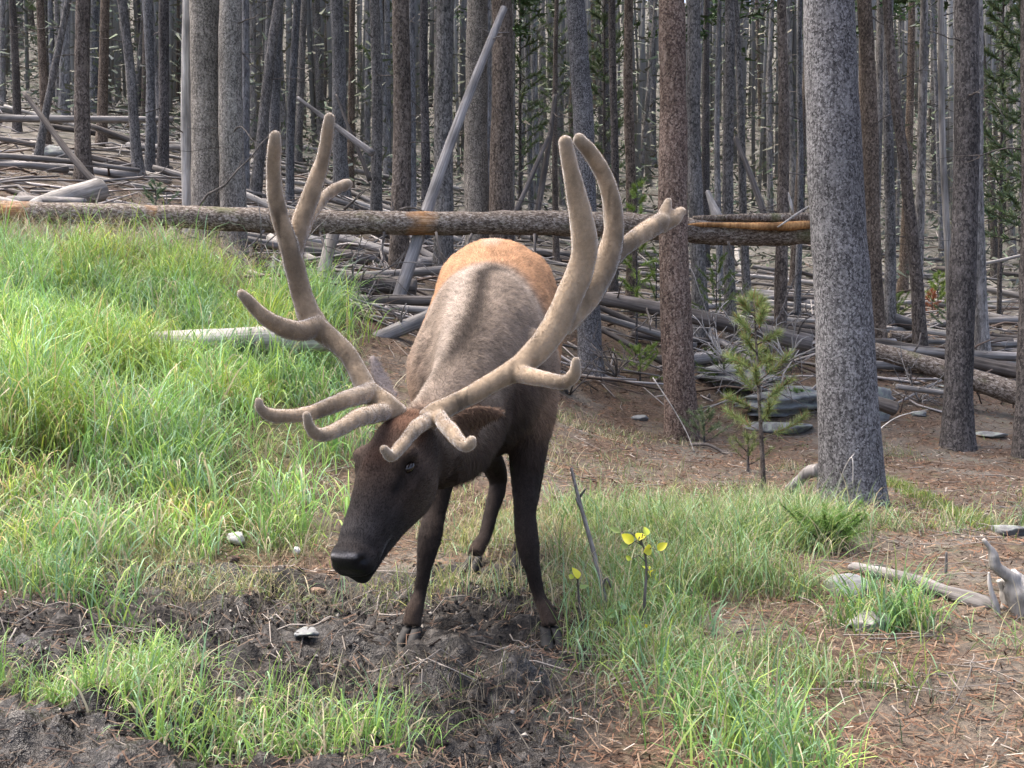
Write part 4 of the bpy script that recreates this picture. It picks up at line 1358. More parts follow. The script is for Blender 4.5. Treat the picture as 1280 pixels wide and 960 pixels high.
def litter():
    rs = np.random.default_rng(61)
    n = 70000
    Y = 2.6 + 15 * rs.random(n) ** 1.25
    px = rs.uniform(-60, 1340, n)
    x = (px - 640) / FPX * Y
    keep = rs.random(n) < (1 - .75 * w_grass(x, Y)) * (1 - .6 * w_mud(x, Y))
    x, Y = x[keep], Y[keep]
    n = len(x)
    z = ground_h(x, Y) + rs.uniform(.002, .02, n)
    a = rs.uniform(0, 6.283, n)
    L_ = rs.uniform(.02, .06, n) * np.where(rs.random(n) < .05, 2.5, 1)
    w = rs.uniform(.0014, .003, n) * (1 + Y / 7)
    d = np.stack([np.cos(a), np.sin(a), rs.normal(size=n) * .3], -1)
    s = np.stack([-np.sin(a), np.cos(a), rs.normal(size=n) * .5], -1)
    c = np.stack([x, Y, z], -1)
    V = np.stack([c - d * (L_ / 2)[:, None] - s * (w / 2)[:, None], c + d * (L_ / 2)[:, None] - s * (w / 2)[:, None], c + d * (L_ / 2)[:, None] + s * (w / 2)[:, None], c - d * (L_ / 2)[:, None] + s * (w / 2)[:, None]], 1)
    r = rs.random(n)[:, None]
    col = np.where(r < .45, np.array([.15, .085, .054]), np.where(r < .8, np.array([.20, .14, .095]), np.where(r < .94, np.array([.07, .045, .034]), np.array([.32, .28, .235])))) * rs.uniform(.6, 1.25, (n, 1))
    mud = (w_mud(x, Y) * .55)[:, None]
    col = col * (1 - mud) + np.array([.055, .045, .037]) * mud
    o = obj('needle_litter', new_mesh('needle_litter', V.reshape(-1, 3), np.arange(4 * n).reshape(-1, 4), np.repeat(col, 4, axis=0), smooth=False), MAT['litter'])
    tag(o, 'fallen brown needles strewn over the forest floor', 'needles', kind='stuff')
    g = Geo()
    for k in range(900):
        Y = 3.4 + 11 * rs.random() ** 1.2
        x = (rs.uniform(-40, 1320) - 640) / FPX * Y
        if w_grass(np.array([x]), np.array([Y]))[0] > .4:
            continue
        a = rs.uniform(0, 6.283)
        Ln = rs.uniform(.08, .5)
        p = branch_path((x, Y, gz_fast(x, Y) + .025), (math.cos(a), math.sin(a), rs.normal() * .05), Ln, 0, 5, .12, k)
        p[:, 2] = ground_h(p[:, 0], p[:, 1]) + .008 + rs.random() * .02
        r0 = rs.uniform(.0015, .004)
        g.tube(p, np.linspace(r0, r0 * .5, 5), 4, col=np.array([.22, .195, .17]) * rs.uniform(.4, 1.3))
    # mud crumbs
    o = obj('twig_litter', g.mesh('twig_litter'), MAT['litter'])
    tag(o, 'small grey twigs scattered on the forest floor', 'twigs', kind='stuff')


litter()


def crumbs():
    rs = np.random.default_rng(71)
    n = 5200
    x, y = scatter(n, -2.6, .6, 2.8, 6.2, lambda x, y: w_mud(x, y) * np.clip(.4 + fbm2(x, y, 3, 77, 2), 0, 1), rs)
    z = ground_h(x, y)
    base = np.array([[1, 0, 0], [-1, 0, 0], [0, 1, 0], [0, -1, 0], [0, 0, 1], [0, 0, -1]], float)
    F = np.array([[0, 2, 4], [2, 1, 4], [1, 3, 4], [3, 0, 4], [2, 0, 5], [1, 2, 5], [3, 1, 5], [0, 3, 5]])
    s = rs.uniform(.003, .011, n)
    V = base[None] * s[:, None, None] * rs.uniform(.5, 1.3, (n, 6, 1)) + np.stack([x, y, z + s * .2], -1)[:, None] + rs.normal(size=(n, 6, 3)) * (s * .25)[:, None, None]
    T = (F[None] + (np.arange(n) * 6)[:, None, None]).reshape(-1, 3)
    v = rs.uniform(.5, 1.6, (n, 1))
    col = np.array([.028, .024, .021]) * v
    col[rs.random(n) < .05] = (.3, .27, .23)
    o = obj('mud_crumbs', new_mesh('mud_crumbs', V.reshape(-1, 3), T, np.repeat(col, 6, axis=0), smooth=False), MAT['litter'])
    tag(o, 'dark crumbs and clods of churned mud', 'mud', kind='stuff')


crumbs()


# ------------------------------------------------------------------ small plants and sticks in the right foreground
def leaf_mesh(L_, w, seed, col):
    rs = np.random.default_rng(seed)
    n = 7
    t = np.linspace(0, 1, n)
    wd = w * np.sin(np.pi * t ** .75) ** .9 * .5 + .0006
    bendz = -.35 * L_ * t ** 2 * rs.uniform(.3, 2.2)
    V = []
    for k in range(n):
        V += [(-wd[k], t[k] * L_, bendz[k] + .6 * wd[k]), (0, t[k] * L_, bendz[k]), (wd[k], t[k] * L_, bendz[k] + .45 * wd[k])]
    Q = []
    for k in range(n - 1):
        a = 3 * k
        Q += [(a, a + 1, a + 4, a + 3), (a + 1, a + 2, a + 5, a + 4)]
    return new_mesh('leaf', np.array(V), np.array(Q), np.tile(col, (3 * n, 1)) * rs.uniform(.85, 1.1))


def leaf_plant(name, label, stem_px, leaves, Y, col, rs_, seed):
    P = np.array([at(a, b_, Y) for a, b_ in stem_px])
    b = P[0].copy()
    b[2] = gz(b[0], b[1])
    P[0] = b
    root = empty(name, b, label, 'plant')
    g = Geo()
    sp = spline(P - b, 14)
    g.tube(sp, np.linspace(.007, .003, 14), 6)
    pos = []
    for k, (lx, ly, L_, w, ang, cc) in enumerate(leaves):
        p = at(lx, ly, Y - .02 + .03 * math.sin(k * 2.1)) - b
        i = int(np.argmin(np.linalg.norm(sp - p, axis=1)))
        g.tube(np.array([sp[max(0, i - 1)], (sp[i] + p) / 2 + np.array([0, 0, .01]), p]), [.0022, .0018, .0015], 4)
        pos.append(p)
    stem = obj('stem', g.mesh('stem'), MAT['wood_dark'], root)
    for k, (lx, ly, L_, w, ang, cc) in enumerate(leaves):
        o = obj('leaf', leaf_mesh(L_ * 1.08, w * 1.0, seed + k, np.array(cc)), MAT['leaf'], stem, pos[k])
        o.rotation_euler = (math.radians(rs_.uniform(35, 85)), math.radians(ang), math.radians(rs_.uniform(-50, 50)))


rs_ = np.random.default_rng(3)
YE, YG, GR = (.66, .63, .05), (.46, .54, .07), (.33, .43, .15)
leaf_plant('yellow_leaf_plant', 'small plant with bright yellow leaves in front of the right grass', [(804, 782), (806, 745), (808, 715), (806, 690), (800, 672)],
           [(798, 676, .055, .04, 10, YE), (792, 678, .05, .038, -55, YE), (804, 690, .06, .04, 75, YE), (822, 688, .045, .03, 40, YE), (786, 682, .05, .03, -95, GR), (806, 670, .055, .028, 25, YG),
            (776, 665, .05, .02, -70, GR), (818, 722, .05, .026, 95, YG), (812, 716, .045, .03, 110, YE), (790, 699, .035, .018, -80, YG), (814, 708, .04, .022, 140, YG), (806, 780, .05, .03, 150, YE), (795, 775, .05, .025, -120, YG)],
           4.15, YE, rs_, 500)
leaf_plant('yellow_leaf_plant', 'tiny plant with one upright yellow leaf right of the elk foreleg', [(728, 790), (724, 755), (722, 724)],
           [(722, 724, .05, .034, 0, YE), (718, 722, .035, .018, -75, YG), (724, 734, .035, .015, 80, GR), (734, 782, .045, .022, 95, YE)], 4.2, YE, rs_, 540)
leaf_plant('green_leaf_plant', 'small green leaved plant beside the leaning stick foot', [(768, 792), (772, 775), (776, 760)],
           [(776, 762, .05, .04, 30, (.2, .36, .18)), (770, 770, .05, .035, -60, (.22, .38, .14)), (782, 774, .05, .035, 90, YG), (764, 780, .045, .03, -100, YG)], 4.15, YE, rs_, 560)


def stick(label, pts, Y0, Y1, r0, r1, mat, forks=(), name='dead_stick'):
    P = np.array([at(a, b_, Y0 + (Y1 - Y0) * k / (len(pts) - 1)) for k, (a, b_) in enumerate(pts)])
    b = P[0].copy()
    g = Geo()
    g.tube(spline(P - b, 18), np.linspace(r0, r1, 18), 8, .12, 4)
    for f in forks:
        Q_ = np.array([at(a, b_, Y) for a, b_, Y in f]) - b
        g.tube(spline(Q_, 6), np.linspace(r1 * 1.1, r1 * .5, 6), 6)
    return tag(obj(name, g.mesh(name), MAT[mat], None, b), label, 'stick')


stick('bare grey stick standing in the grass right of the elk', [(762, 788), (755, 745), (742, 690), (728, 640), (720, 610), (714, 585)], 4.3, 4.6, .0115, .006, 'wood_grey',
      [[(728, 640, 4.5), (722, 628, 4.48), (720, 622, 4.48)], [(724, 622, 4.55), (730, 614, 4.53), (732, 611, 4.52)], [(752, 735, 4.36), (758, 722, 4.34), (764, 735, 4.32)]])
stick('short upright grey splinter in the right foreground', [(1180, 760), (1182, 720), (1183, 690)], 4.85, 4.85, .012, .005, 'wood_grey')
stick('pale thin twig leaning across the foot of the reddish trunk', [(816, 472), (838, 505), (858, 540), (868, 566)], 11.4, 11.0, .007, .005, 'wood_pale')
stick('pale bowed grass stalk before the speckled trunk', [(1040, 640), (1050, 600), (1060, 577), (1066, 575), (1066, 610)], 6.6, 6.5, .003, .003, 'wood_pale')
stick('pale thin stick leaning on the right of the speckled trunk', [(1062, 574), (1085, 550), (1120, 522), (1160, 512)], 7.0, 8.6, .004, .003, 'wood_pale')
stick('curved root at the left foot of the speckled trunk', [(985, 612), (1000, 600), (1012, 590), (1024, 588)], 7.6, 7.4, .03, .05, 'wood_grey')
stick('small dark arched twig on the litter right of the reddish trunk', [(862, 556), (885, 556), (905, 566), (915, 570)], 11.6, 11.2, .02, .015, 'wood_dark')

# ------------------------------------------------------------------ the elk
ELK = np.array([-.1, 4.7, 0.0])


def loft(stations, seg=20, power=2.2):
    """stations: (center, half-width vector, half-height vector)"""
    ang = np.linspace(0, 2 * math.pi, seg, endpoint=False)
    cs, sn = np.cos(ang), np.sin(ang)
    cs = np.sign(cs) * np.abs(cs) ** (2 / power)
    sn = np.sign(sn) * np.abs(sn) ** (2 / power)
    rings = np.array([np.array(c)[None] + cs[:, None] * np.array(w)[None] + sn[:, None] * np.array(h)[None] for c, w, h in stations])
    n = len(rings)
    V = rings.reshape(-1, 3)
    i = np.arange(n - 1)[:, None] * seg
    j = np.arange(seg)[None]
    Q = np.stack([i + j, i + (j + 1) % seg, i + seg + (j + 1) % seg, i + seg + j], -1).reshape(-1, 4)
    k = np.arange(seg)
    V = np.vstack([V, rings[0].mean(0), rings[-1].mean(0)])
    T = np.vstack([np.stack([np.full(seg, n * seg), (k + 1) % seg, k], -1), np.stack([np.full(seg, n * seg + 1), (n - 1) * seg + k, (n - 1) * seg + (k + 1) % seg], -1)])
    return V, Q, T


def remesh(g, name, voxel, smooth_it, fac=.5):
    me = g.mesh(name)
    tmp = bpy.data.objects.new('tmp', me)
    C.objects.link(tmp)
    m1 = tmp.modifiers.new('r', 'REMESH')
    m1.mode = 'VOXEL'
    m1.voxel_size = voxel
    if smooth_it:
        m2 = tmp.modifiers.new('s', 'SMOOTH')
        m2.factor = fac
        m2.iterations = smooth_it
    dg = bpy.context.evaluated_depsgraph_get()
    dg.update()
    out = bpy.data.meshes.new_from_object(tmp.evaluated_get(dg))
    bpy.data.objects.remove(tmp)
    out.name = name
    n = len(out.vertices)
    co = np.zeros(n * 3, np.float32)
    out.vertices.foreach_get('co', co)
    no = np.zeros(n * 3, np.float32)
    out.vertices.foreach_get('normal', no)
    out.polygons.foreach_set('use_smooth', np.ones(len(out.polygons), bool))
    return out, co.reshape(-1, 3).astype(float), no.reshape(-1, 3).astype(float)


def set_col(me, col, alpha=None):
    a = me.attributes.get('Col') or me.attributes.new('Col', 'FLOAT_COLOR', 'POINT')
    c4 = np.ones((len(me.vertices), 4), np.float32)
    c4[:, :3] = np.clip(col, 0, 1)
    if alpha is not None:
        c4[:, 3] = alpha
    a.data.foreach_set('color', c4.ravel())


def nrm(v):
    v = np.array(v, float)
    return v / np.linalg.norm(v)


# head frame: long axis HL (poll to nose), face normal HF, side HS (the elk's left = picture right)
HP = at(521, 528, 3.50)
HN = at(434, 716, 3.15)
HLEN = np.linalg.norm(HN - HP)
HL = (HN - HP) / HLEN
HF = nrm([-.50, -.80, .30])
HF = nrm(HF - HL * HF.dot(HL))
HS = np.cross(HF, HL)
if HS[0] < 0:
    HS = -HS


def hp(t, s, f):
    return HP + HL * (t * HLEN) + HS * s + HF * f


def build_elk():
    root = empty('elk', ELK, 'bull elk with large velvet antlers lowering its head over the mud', 'elk')
    inv = Matrix.Translation(-Vector(ELK))

    def part(name, me, mat, lab=None, of=None):
        o = obj(name, me, MAT[mat] if mat else None, of or root)
        if of is None:
            o.matrix_parent_inverse = inv
        if lab:
            o['label'] = lab
        return o
    X, Z = np.array([1.0, 0, 0]), np.array([0, 0, 1.0])
    g = Geo()
    # torso
    T_ = [(5.66, -.05, 1.40, 1.10, .08), (5.56, -.06, 1.50, .98, .18), (5.42, -.07, 1.555, .92, .25), (5.28, -.077, 1.575, .88, .28), (5.1, -.085, 1.545, .85, .275), (4.92, -.10, 1.465, .75, .30),
          (4.72, -.115, 1.40, .67, .315), (4.52, -.12, 1.375, .63, .318), (4.36, -.12, 1.34, .62, .29), (4.2, -.13, 1.265, .65, .235), (4.06, -.145, 1.19, .70, .17), (3.96, -.16, 1.08, .78, .10)]
    T_ = spline(np.array(T_), 36)
    st = []
    for Y, x, tp, bt, hw in T_:
        st.append(((x, Y, (tp + bt) / 2), X * hw, Z * (tp - bt) / 2))
    V, Q, T = loft(st, 32, 2.2)
    cz = np.interp(V[:, 1], T_[::-1, 0], (T_[::-1, 2] + T_[::-1, 3]) / 2)
    hz = np.interp(V[:, 1], T_[::-1, 0], (T_[::-1, 2] - T_[::-1, 3]) / 2)
    cx = np.interp(V[:, 1], T_[::-1, 0], T_[::-1, 1])
    u = (V[:, 2] - cz) / hz
    k_ = 1 - .24 * sstep(-.15, .55, u) * sstep(5.2, 4.45, V[:, 1])
    V[:, 0] = cx + (V[:, 0] - cx) * k_
    g.add(V, Q, T)
    # withers ridge
    P = spline(np.array([(-.10, 4.95, 1.39), (-.115, 4.6, 1.325), (-.125, 4.35, 1.285), (-.15, 4.1, 1.16)]), 12)
    g.tube(P, np.interp(np.linspace(0, 1, 12), [0, .4, .8, 1], [.04, .06, .055, .045]), 12)
    # rump muscles
    for sx in (-1, 1):
        c = np.array([-.075 + sx * .15, 5.3, 1.25])
        g.add(*loft([(c + np.array([0, t * .24, 0]), X * .15 * math.sqrt(1 - t * t) + 1e-4, Z * .27 * math.sqrt(1 - t * t) + 1e-4) for t in np.linspace(-.99, .99, 9)], 16, 2))
        # shoulder blades
        c = np.array([-.12 + sx * .195, 4.38, .92])
        g.add(*loft([(c + np.array([0, t * .2, -.06 * t]), X * .085 * math.sqrt(1 - t * t) + 1e-4, Z * .2 * math.sqrt(1 - t * t) + 1e-4) for t in np.linspace(-.99, .99, 9)], 16, 2))
    # neck
    N_ = [(4.42, -.12, 1.06, .23, .27), (4.18, -.13, .985, .175, .26), (3.98, -.15, .875, .138, .25), (3.80, -.188, .80, .118, .22), (3.64, -.245, .755, .104, .175), (3.52, -.30, .745, .092, .125)]
    N_ = spline(np.array(N_), 20)
    st = []
    for k in range(20):
        Y, x, z, hw, hh = N_[k]
        t = N_[min(k + 1, 19)] - N_[max(k - 1, 0)]
        tn = nrm([t[1], t[0], t[2]])
        up = nrm(Z - tn * tn.dot(Z))
        sd = np.cross(tn, up)
        st.append(((x, Y, z), sd * hw, up * hh))
    g.add(*loft(st, 24, 2.1))
    # head
    tt = np.linspace(-.02, 1.0, 34)
    ks = [-.02, .06, .15, .28, .4, .5, .6, .7, .8, .88, .94, .98, 1.0]
    wv = np.interp(tt, ks, [.05, .088, .108, .118, .115, .103, .089, .08, .075, .075, .074, .066, .044])
    tp = np.interp(tt, ks, [.05, .085, .104, .113, .105, .094, .083, .074, .066, .062, .056, .044, .02])
    bt = np.interp(tt, ks, [-.05, -.12, -.165, -.188, -.182, -.16, -.136, -.115, -.098, -.085, -.075, -.058, -.022])
    st = []
    for k in range(len(tt)):
        st.append((hp(tt[k], 0, (tp[k] + bt[k]) / 2), HS * wv[k], HF * (tp[k] - bt[k]) / 2))
    V, Q, T = loft(st, 28, 2.35)
    # narrower jaw
    f = (V - HP) @ HF
    s = (V - HP) @ HS
    V = V - HS[None] * (s * .30 * sstep(.0, -.13, f))[:, None] - HS[None] * (s * .22 * sstep(.05, .11, f))[:, None]
    g.add(V, Q, T)
    for sx in (-1, 1):
        for (t, s_, f_, r) in [(.33, .080, .060, .036), (.40, .072, .060, .026), (.60, .05, -.02, .036), (.34, .05, -.06, .05), (.935, .038, .024, .028), (.95, .035, -.02, .027)]:
            c = hp(t, sx * s_, f_)
            g.add(*loft([(c + HL * (q * r), HS * r * math.sqrt(1 - q * q) + 1e-5, HF * r * math.sqrt(1 - q * q) + 1e-5) for q in np.linspace(-.99, .99, 8)], 12, 2))
    # lower lip / chin
    c = hp(.92, 0, -.064)
    g.add(*loft([(c + HL * (q * .045), HS * .034 * math.sqrt(1 - q * q) + 1e-5, HF * .024 * math.sqrt(1 - q * q) + 1e-5) for q in np.linspace(-.99, .99, 8)], 12, 2))
    # ears
    def ear(base, tip, face, w):
        ax = tip - base
        L_ = np.linalg.norm(ax)
        ax = ax / L_
        face = nrm(np.array(face) - ax * ax.dot(face))
        sd = np.cross(ax, face)
        st = []
        for u in np.linspace(0, 1, 14):
            hw = w * (math.sin(math.pi * min(1, (u * .86 + .13))) ** .8) * (1 - .15 * u) + .004
            st.append((base + ax * u * L_ - face * (.25 * w * math.sin(u * 3.14)), sd * hw, face * max(.015, .024 * (1 - u))))
        g.add(*loft(st, 14, 2))
    ear(at(492, 505, 3.55), at(464, 443, 3.60), (.75, -.65, .1), .036)
    ear(at(560, 530, 3.56), at(630, 516, 3.64), (.1, -.85, -.45), .046)
    # legs
    def leg(pts, rad, hoof, n=30):
        W_ = [at(*p) for p in pts]
        c = at(*hoof)
        c[2] = gz(c[0], c[1])
        W_[-1] = c + np.array([0, .022, .055])
        W_[-2] = W_[-2] * .6 + (c + np.array([0, .03, .13])) * .4
        P = spline(np.array(W_), n)
        R = np.interp(np.linspace(0, len(pts) - 1, n), np.arange(len(pts)), rad)
        g.tube(P, R, 16)
    leg([(660, 440, 4.42), (664, 500, 4.36), (660, 560, 4.34), (657, 610, 4.28), (656, 650, 4.22), (660, 682, 4.17), (666, 712, 4.16), (674, 745, 4.17), (681, 770, 4.15), (685, 786, 4.12)], [.12, .11, .08, .054, .045, .047, .031, .026, .034, .036], (688, 797, 4.10))
    leg([(562, 440, 4.40), (560, 500, 4.34), (556, 560, 4.3), (549, 610, 4.24), (543, 645, 4.18), (537, 674, 4.12), (531, 705, 4.1), (525, 740, 4.1), (520, 766, 4.07), (517, 782, 4.04)], [.12, .105, .078, .052, .043, .045, .030, .025, .033, .036], (514, 793, 4.02))
    leg([(586, 400, 5.3), (586, 470, 5.15), (594, 540, 5.3), (622, 596, 5.62), (614, 640, 5.5), (606, 670, 5.4), (602, 688, 5.35), (598, 700, 5.28)], [.17, .15, .09, .05, .036, .032, .038, .037], (593, 706, 5.24))
    leg([(660, 400, 5.3), (660, 470, 5.15), (664, 540, 5.3), (666, 600, 5.58), (660, 640, 5.45), (656, 670, 5.36), (653, 690, 5.3), (651, 702, 5.23)], [.17, .15, .09, .05, .036, .032, .038, .037], (650, 708, 5.19))
    # tail
    g.tube(spline(np.array([(-.05, 5.62, 1.38), (-.05, 5.72, 1.3), (-.05, 5.74, 1.2)]), 8), [.04, .045, .045, .04, .04, .035, .03, .02], 10)
    me, co, no = remesh(g, 'body', .0085, 9, .5)
    # fold the mouth, nostrils and eye sockets into the surface
    rel = co - HP
    t = rel @ HL / HLEN
    s = rel @ HS
    f = rel @ HF
    inhead = (t > .02) & (t < 1.1) & (np.abs(s) < .14) & (f > -.18) & (f < .16)
    disp = np.zeros(len(co))
    dark = np.zeros(len(co))
    pale = np.zeros(len(co))
    for sx in (-1, 1):
        d = np.sqrt(((t - .945) * HLEN * 1.0) ** 2 + ((s - sx * .055) * .9) ** 2 + ((f - .024) * 1.3) ** 2)
        w = np.exp(-(d / .014) ** 2) * inhead
        disp -= w * .014
        dark += w
        d = np.sqrt(((t - .385) * HLEN) ** 2 + ((s - sx * .11) * .8) ** 2 + (f - .05) ** 2)
        w = np.exp(-(d / .022) ** 2) * inhead
        disp -= w * .012
        dark += w * .9
        # preorbital gland crease
        a = np.array([.44, .06])
        d = np.abs(f - (.052 - (t - .44) * .1)) / .008 + np.maximum(0, np.abs(t - .50) - .045) * HLEN / .01 + (np.sign(s) != sx) * 9
        w = np.exp(-d ** 2) * inhead
        disp -= w * .006
        dark += w * .5
    sd_ = sstep(.03, .06, np.abs(s)) * inhead
    disp -= .009 * np.exp(-(((t - .55) / .09) ** 2 + ((f - .025) / .028) ** 2)) * sd_
    disp += .006 * np.exp(-(((t - .30) / .12) ** 2 + ((f + .07) / .04) ** 2)) * sd_
    disp += .007 * np.exp(-(((t - .43) / .10) ** 2 + ((f - .0) / .016) ** 2)) * sd_
    disp += .006 * np.exp(-(((t - .34) / .06) ** 2 + ((f - .075) / .016) ** 2)) * sd_
    disp -= .006 * np.exp(-((t - .86) / .03) ** 2) * (f > .0) * inhead
    mouth = np.exp(-((f + .036 + .05 * (1 - t)) / .0055) ** 2) * sstep(.70, .8, t) * inhead
    disp -= mouth * .008
    dark += mouth
    pale += np.exp(-((t - .955 + .12 * np.abs(s)) * HLEN / .0045) ** 2) * sstep(.055, .04, np.abs(s)) * (f > -.01) * inhead
    pale += .35 * np.exp(-((f + .022 + .05 * (1 - t)) / .005) ** 2) * sstep(.70, .78, t) * sstep(.9, .84, t) * inhead
    n1 = noise3(co, 9, 3)
    n2 = noise3(co, 40, 4)
    n3 = noise3(co * np.array([1, .45, .7]), 85, 6) * (1 - inhead)
    co = co + no * (disp + n1 * .0045 + n2 * .0012 + n3 * .0014)[:, None]
    me.vertices.foreach_set('co', co.astype(np.float32).ravel())
    # coat
    x, y, z = co.T
    spine_x = np.interp(y, [3.5, 3.64, 3.8, 3.98, 4.18, 4.42, 4.7, 5.28, 5.6], [-.305, -.255, -.205, -.17, -.142, -.12, -.108, -.077, -.05])
    dx = x - spine_x + .012 * np.sin(y * 9)
    tan = np.array([.26, .15, .085])
    orange = np.array([.33, .185, .10])
    beige = np.array([.185, .145, .112])
    pal = np.array([.29, .24, .195])
    darkb = np.array([.034, .0235, .018])
    blk = np.array([.018, .0135, .0115])
    redb = np.array([.085, .044, .028])
    col = np.tile(tan, (len(co), 1))

    def blend(c, w):
        nonlocal col
        col = col * (1 - w[:, None]) + np.array(c)[None] * w[:, None]
    e = noise3(co, 5, 8) * .05
    blend(orange, sstep(4.65, 4.9, y + e) * sstep(.9, 1.1, z))
    top = np.interp(y, [3.5, 3.64, 3.8, 3.98, 4.18, 4.42, 4.7, 5.0], [.88, .93, 1.02, 1.125, 1.245, 1.36, 1.43, 1.49])
    below = top - z
    side = sstep(.52, .15, below + e) * sstep(4.86, 4.70, y + e * .6 + np.abs(dx) * .25)
    blend((.19, .125, .085), sstep(4.9, 4.7, y + e) * sstep(.95, .5, below + e))
    blend(beige, side)
    blend(pal, side * sstep(.075, .02, np.abs(dx + .06)) * .8)
    blend(pal, side * sstep(4.45, 4.6, y) * .35)
    blend((.02, .015, .012), np.exp(-((dx - .02) / (.046 + .012 * np.sin(y * 7))) ** 2) * sstep(.24, .10, below) * sstep(3.62, 3.8, y) * sstep(4.85, 4.7, y) * .95)
    blend((.42, .33, .26), sstep(.06, .02, np.abs(dx)) * sstep(5.0, 5.1, y) * sstep(5.4, 5.2, y) * .5)
    # belly, neck mane, head and legs
    blend(darkb * 1.6, sstep(.80, .66, z + e * .8) * sstep(6, 4.9, y + e))
    neck_side = sstep(.15, .30, below + e) * sstep(4.32, 4.08, y + e)
    blend(darkb * 1.5, neck_side)
    throat = sstep(.32, .46, below + e) * sstep(4.3, 4.05, y + e)
    blend(blk, throat * .8)
    blend(darkb, sstep(.70, .58, z + e))
    blend(blk, sstep(.62, .5, z + e) * .8)
    blend((.17, .10, .065), sstep(.75, .65, z) * sstep(.58, .66, z) * (x > .0) * (x < .12) * (y < 4.6) * .0)
    # the inside of the legs above the hoof is a touch browner
    blend((.07, .048, .035), sstep(.16, .05, z) * .5)
    # head
    hd = inhead & (y < 3.72)
    w = hd * sstep(.0, .12, t)
    blend(darkb, w)
    blend(redb, hd * sstep(.34, .12, t + e * .8) * sstep(.02, .06, f) * .9)
    blend(redb * .62, hd * np.exp(-((t - .36) / .10) ** 2) * sstep(.02, .08, f) * sstep(.07, .02, np.abs(s)) * .8)
    blend((.12, .085, .066), hd * np.exp(-(((t - .30) / .05) ** 2 + ((np.abs(s) - .085) / .03) ** 2)) * .8)
    blend((.062, .044, .033), hd * sstep(-.02, -.08, f) * np.exp(-((t - .40) / .18) ** 2) * .8)
    blend((.019, .016, .015), hd * sstep(.5, .68, t) * .85)
    blend((.034, .031, .03), hd * np.exp(-((t - .80) / .08) ** 2) * sstep(.02, .06, f) * .7)
    blend((.009, .008, .008), hd * sstep(.91, .95, t))
    blend((.012, .010, .009), hd * np.exp(-(((t - .50) / .07) ** 2 + ((f - .04) / .022) ** 2)) * sstep(.03, .06, np.abs(s)) * .8)
    blend((.006, .005, .005), np.clip(dark, 0, 1))
    blend((.28, .26, .25), np.clip(pale, 0, 1) * .7)
    # ears: grey brown at picture left, the right one with shade painted in
    er = (np.linalg.norm(co - at(475, 470, 3.58), axis=1) < .085) & (z > at(490, 498, 3.56)[2])
    blend((.21, .175, .155), er * 1.0)
    er2 = (np.linalg.norm(co - at(592, 520, 3.61), axis=1) < .10) & (y < 3.72) & (x > at(566, 528, 3.56)[0])
    blend((.075, .045, .03), er2 * .9)
    # poll tuft
    blend((.13, .068, .04), np.exp(-(np.linalg.norm(co - at(516, 508, 3.46), axis=1) / .07) ** 2) * .9)
    col = col * (1 + .16 * noise3(co, 30, 12) + .12 * noise3(co * np.array([1, .35, .6]), 75, 13))[:, None]
    col = col * (1 - .2 * sstep(.12, .5, noise3(co * np.array([.55, 1.1, 1.1]), 62, 91)) * (z > .8) * (y > 3.7))[:, None]
    set_col(me, col, 1 - np.clip(hd * sstep(.9, .95, t) * sstep(-.02, .0, f), 0, 1))
    body = part('body', me, 'coat')

    # short coat hair
    me.calc_loop_triangles()
    nt_ = len(me.loop_triangles)
    tri = np.zeros(nt_ * 3, np.int32)
    me.loop_triangles.foreach_get('vertices', tri)
    tri = tri.reshape(-1, 3)
    A, B_, D = co[tri[:, 0]], co[tri[:, 1]], co[tri[:, 2]]
    cr = np.cross(B_ - A, D - A)
    area = np.linalg.norm(cr, axis=1)
    rs = np.random.default_rng(5)
    nh = 210000
    k = rs.choice(nt_, nh, p=area / area.sum())
    u, v = rs.random(nh), rs.random(nh)
    sw = u + v > 1
    u[sw], v[sw] = 1 - u[sw], 1 - v[sw]
    p = A[k] * (1 - u - v)[:, None] + B_[k] * u[:, None] + D[k] * v[:, None]
    nn = cr[k] / (area[k][:, None] + 1e-12)
    tq = (p - HP) @ HL / HLEN
    isface = (tq > .03) & (tq < 1.1) & (p[:, 1] < 3.66) & (np.abs((p - HP) @ HS) < .15)
    flow = np.where(isface[:, None], -HL[None], np.where((p[:, 2] < .7)[:, None], np.array([[0, .15, -1]]), np.array([[0, .75, -.55]])))
    flow = flow + rs.normal(size=(nh, 3)) * .28
    flow = flow - nn * (flow * nn).sum(1)[:, None]
    flow /= np.linalg.norm(flow, axis=1)[:, None] + 1e-9
    ln = np.where(isface, .010, np.where(p[:, 2] < .62, .012, .021)) * rs.uniform(.6, 1.3, nh)
    mane = (p[:, 1] < 4.3) & (p[:, 1] > 3.55) & (p[:, 2] < np.interp(p[:, 1], [3.5, 4.4], [.72, .95])) & (p[:, 2] > .6)
    ln = np.where(mane, .045 * rs.uniform(.5, 1.3, nh), ln)
    poll = np.linalg.norm(p - at(516, 508, 3.46), axis=1) < .07
    ln = np.where(poll, .028, ln)
    d = flow + nn * np.where(mane, .25, .32)[:, None]
    d /= np.linalg.norm(d, axis=1)[:, None]
    sd = np.cross(d, nn)
    sd /= np.linalg.norm(sd, axis=1)[:, None] + 1e-9
    wd = .0011
    hv = np.stack([p - sd * wd - nn * .001, p + sd * wd - nn * .001, p + d * ln[:, None]], 1).reshape(-1, 3)
    hc = col[tri[k, 0]] * rs.uniform(.5, 1.5, (nh, 1)) * (1 + .2 * noise3(p * np.array([1, .3, .5]), 38, 55))[:, None]
    keep = (dark[tri[k, 0]] < .3) & ~(isface & (tq > .92))
    hv = hv.reshape(-1, 3, 3)[keep].reshape(-1, 3)
    hc = np.repeat(hc[keep], 3, axis=0)
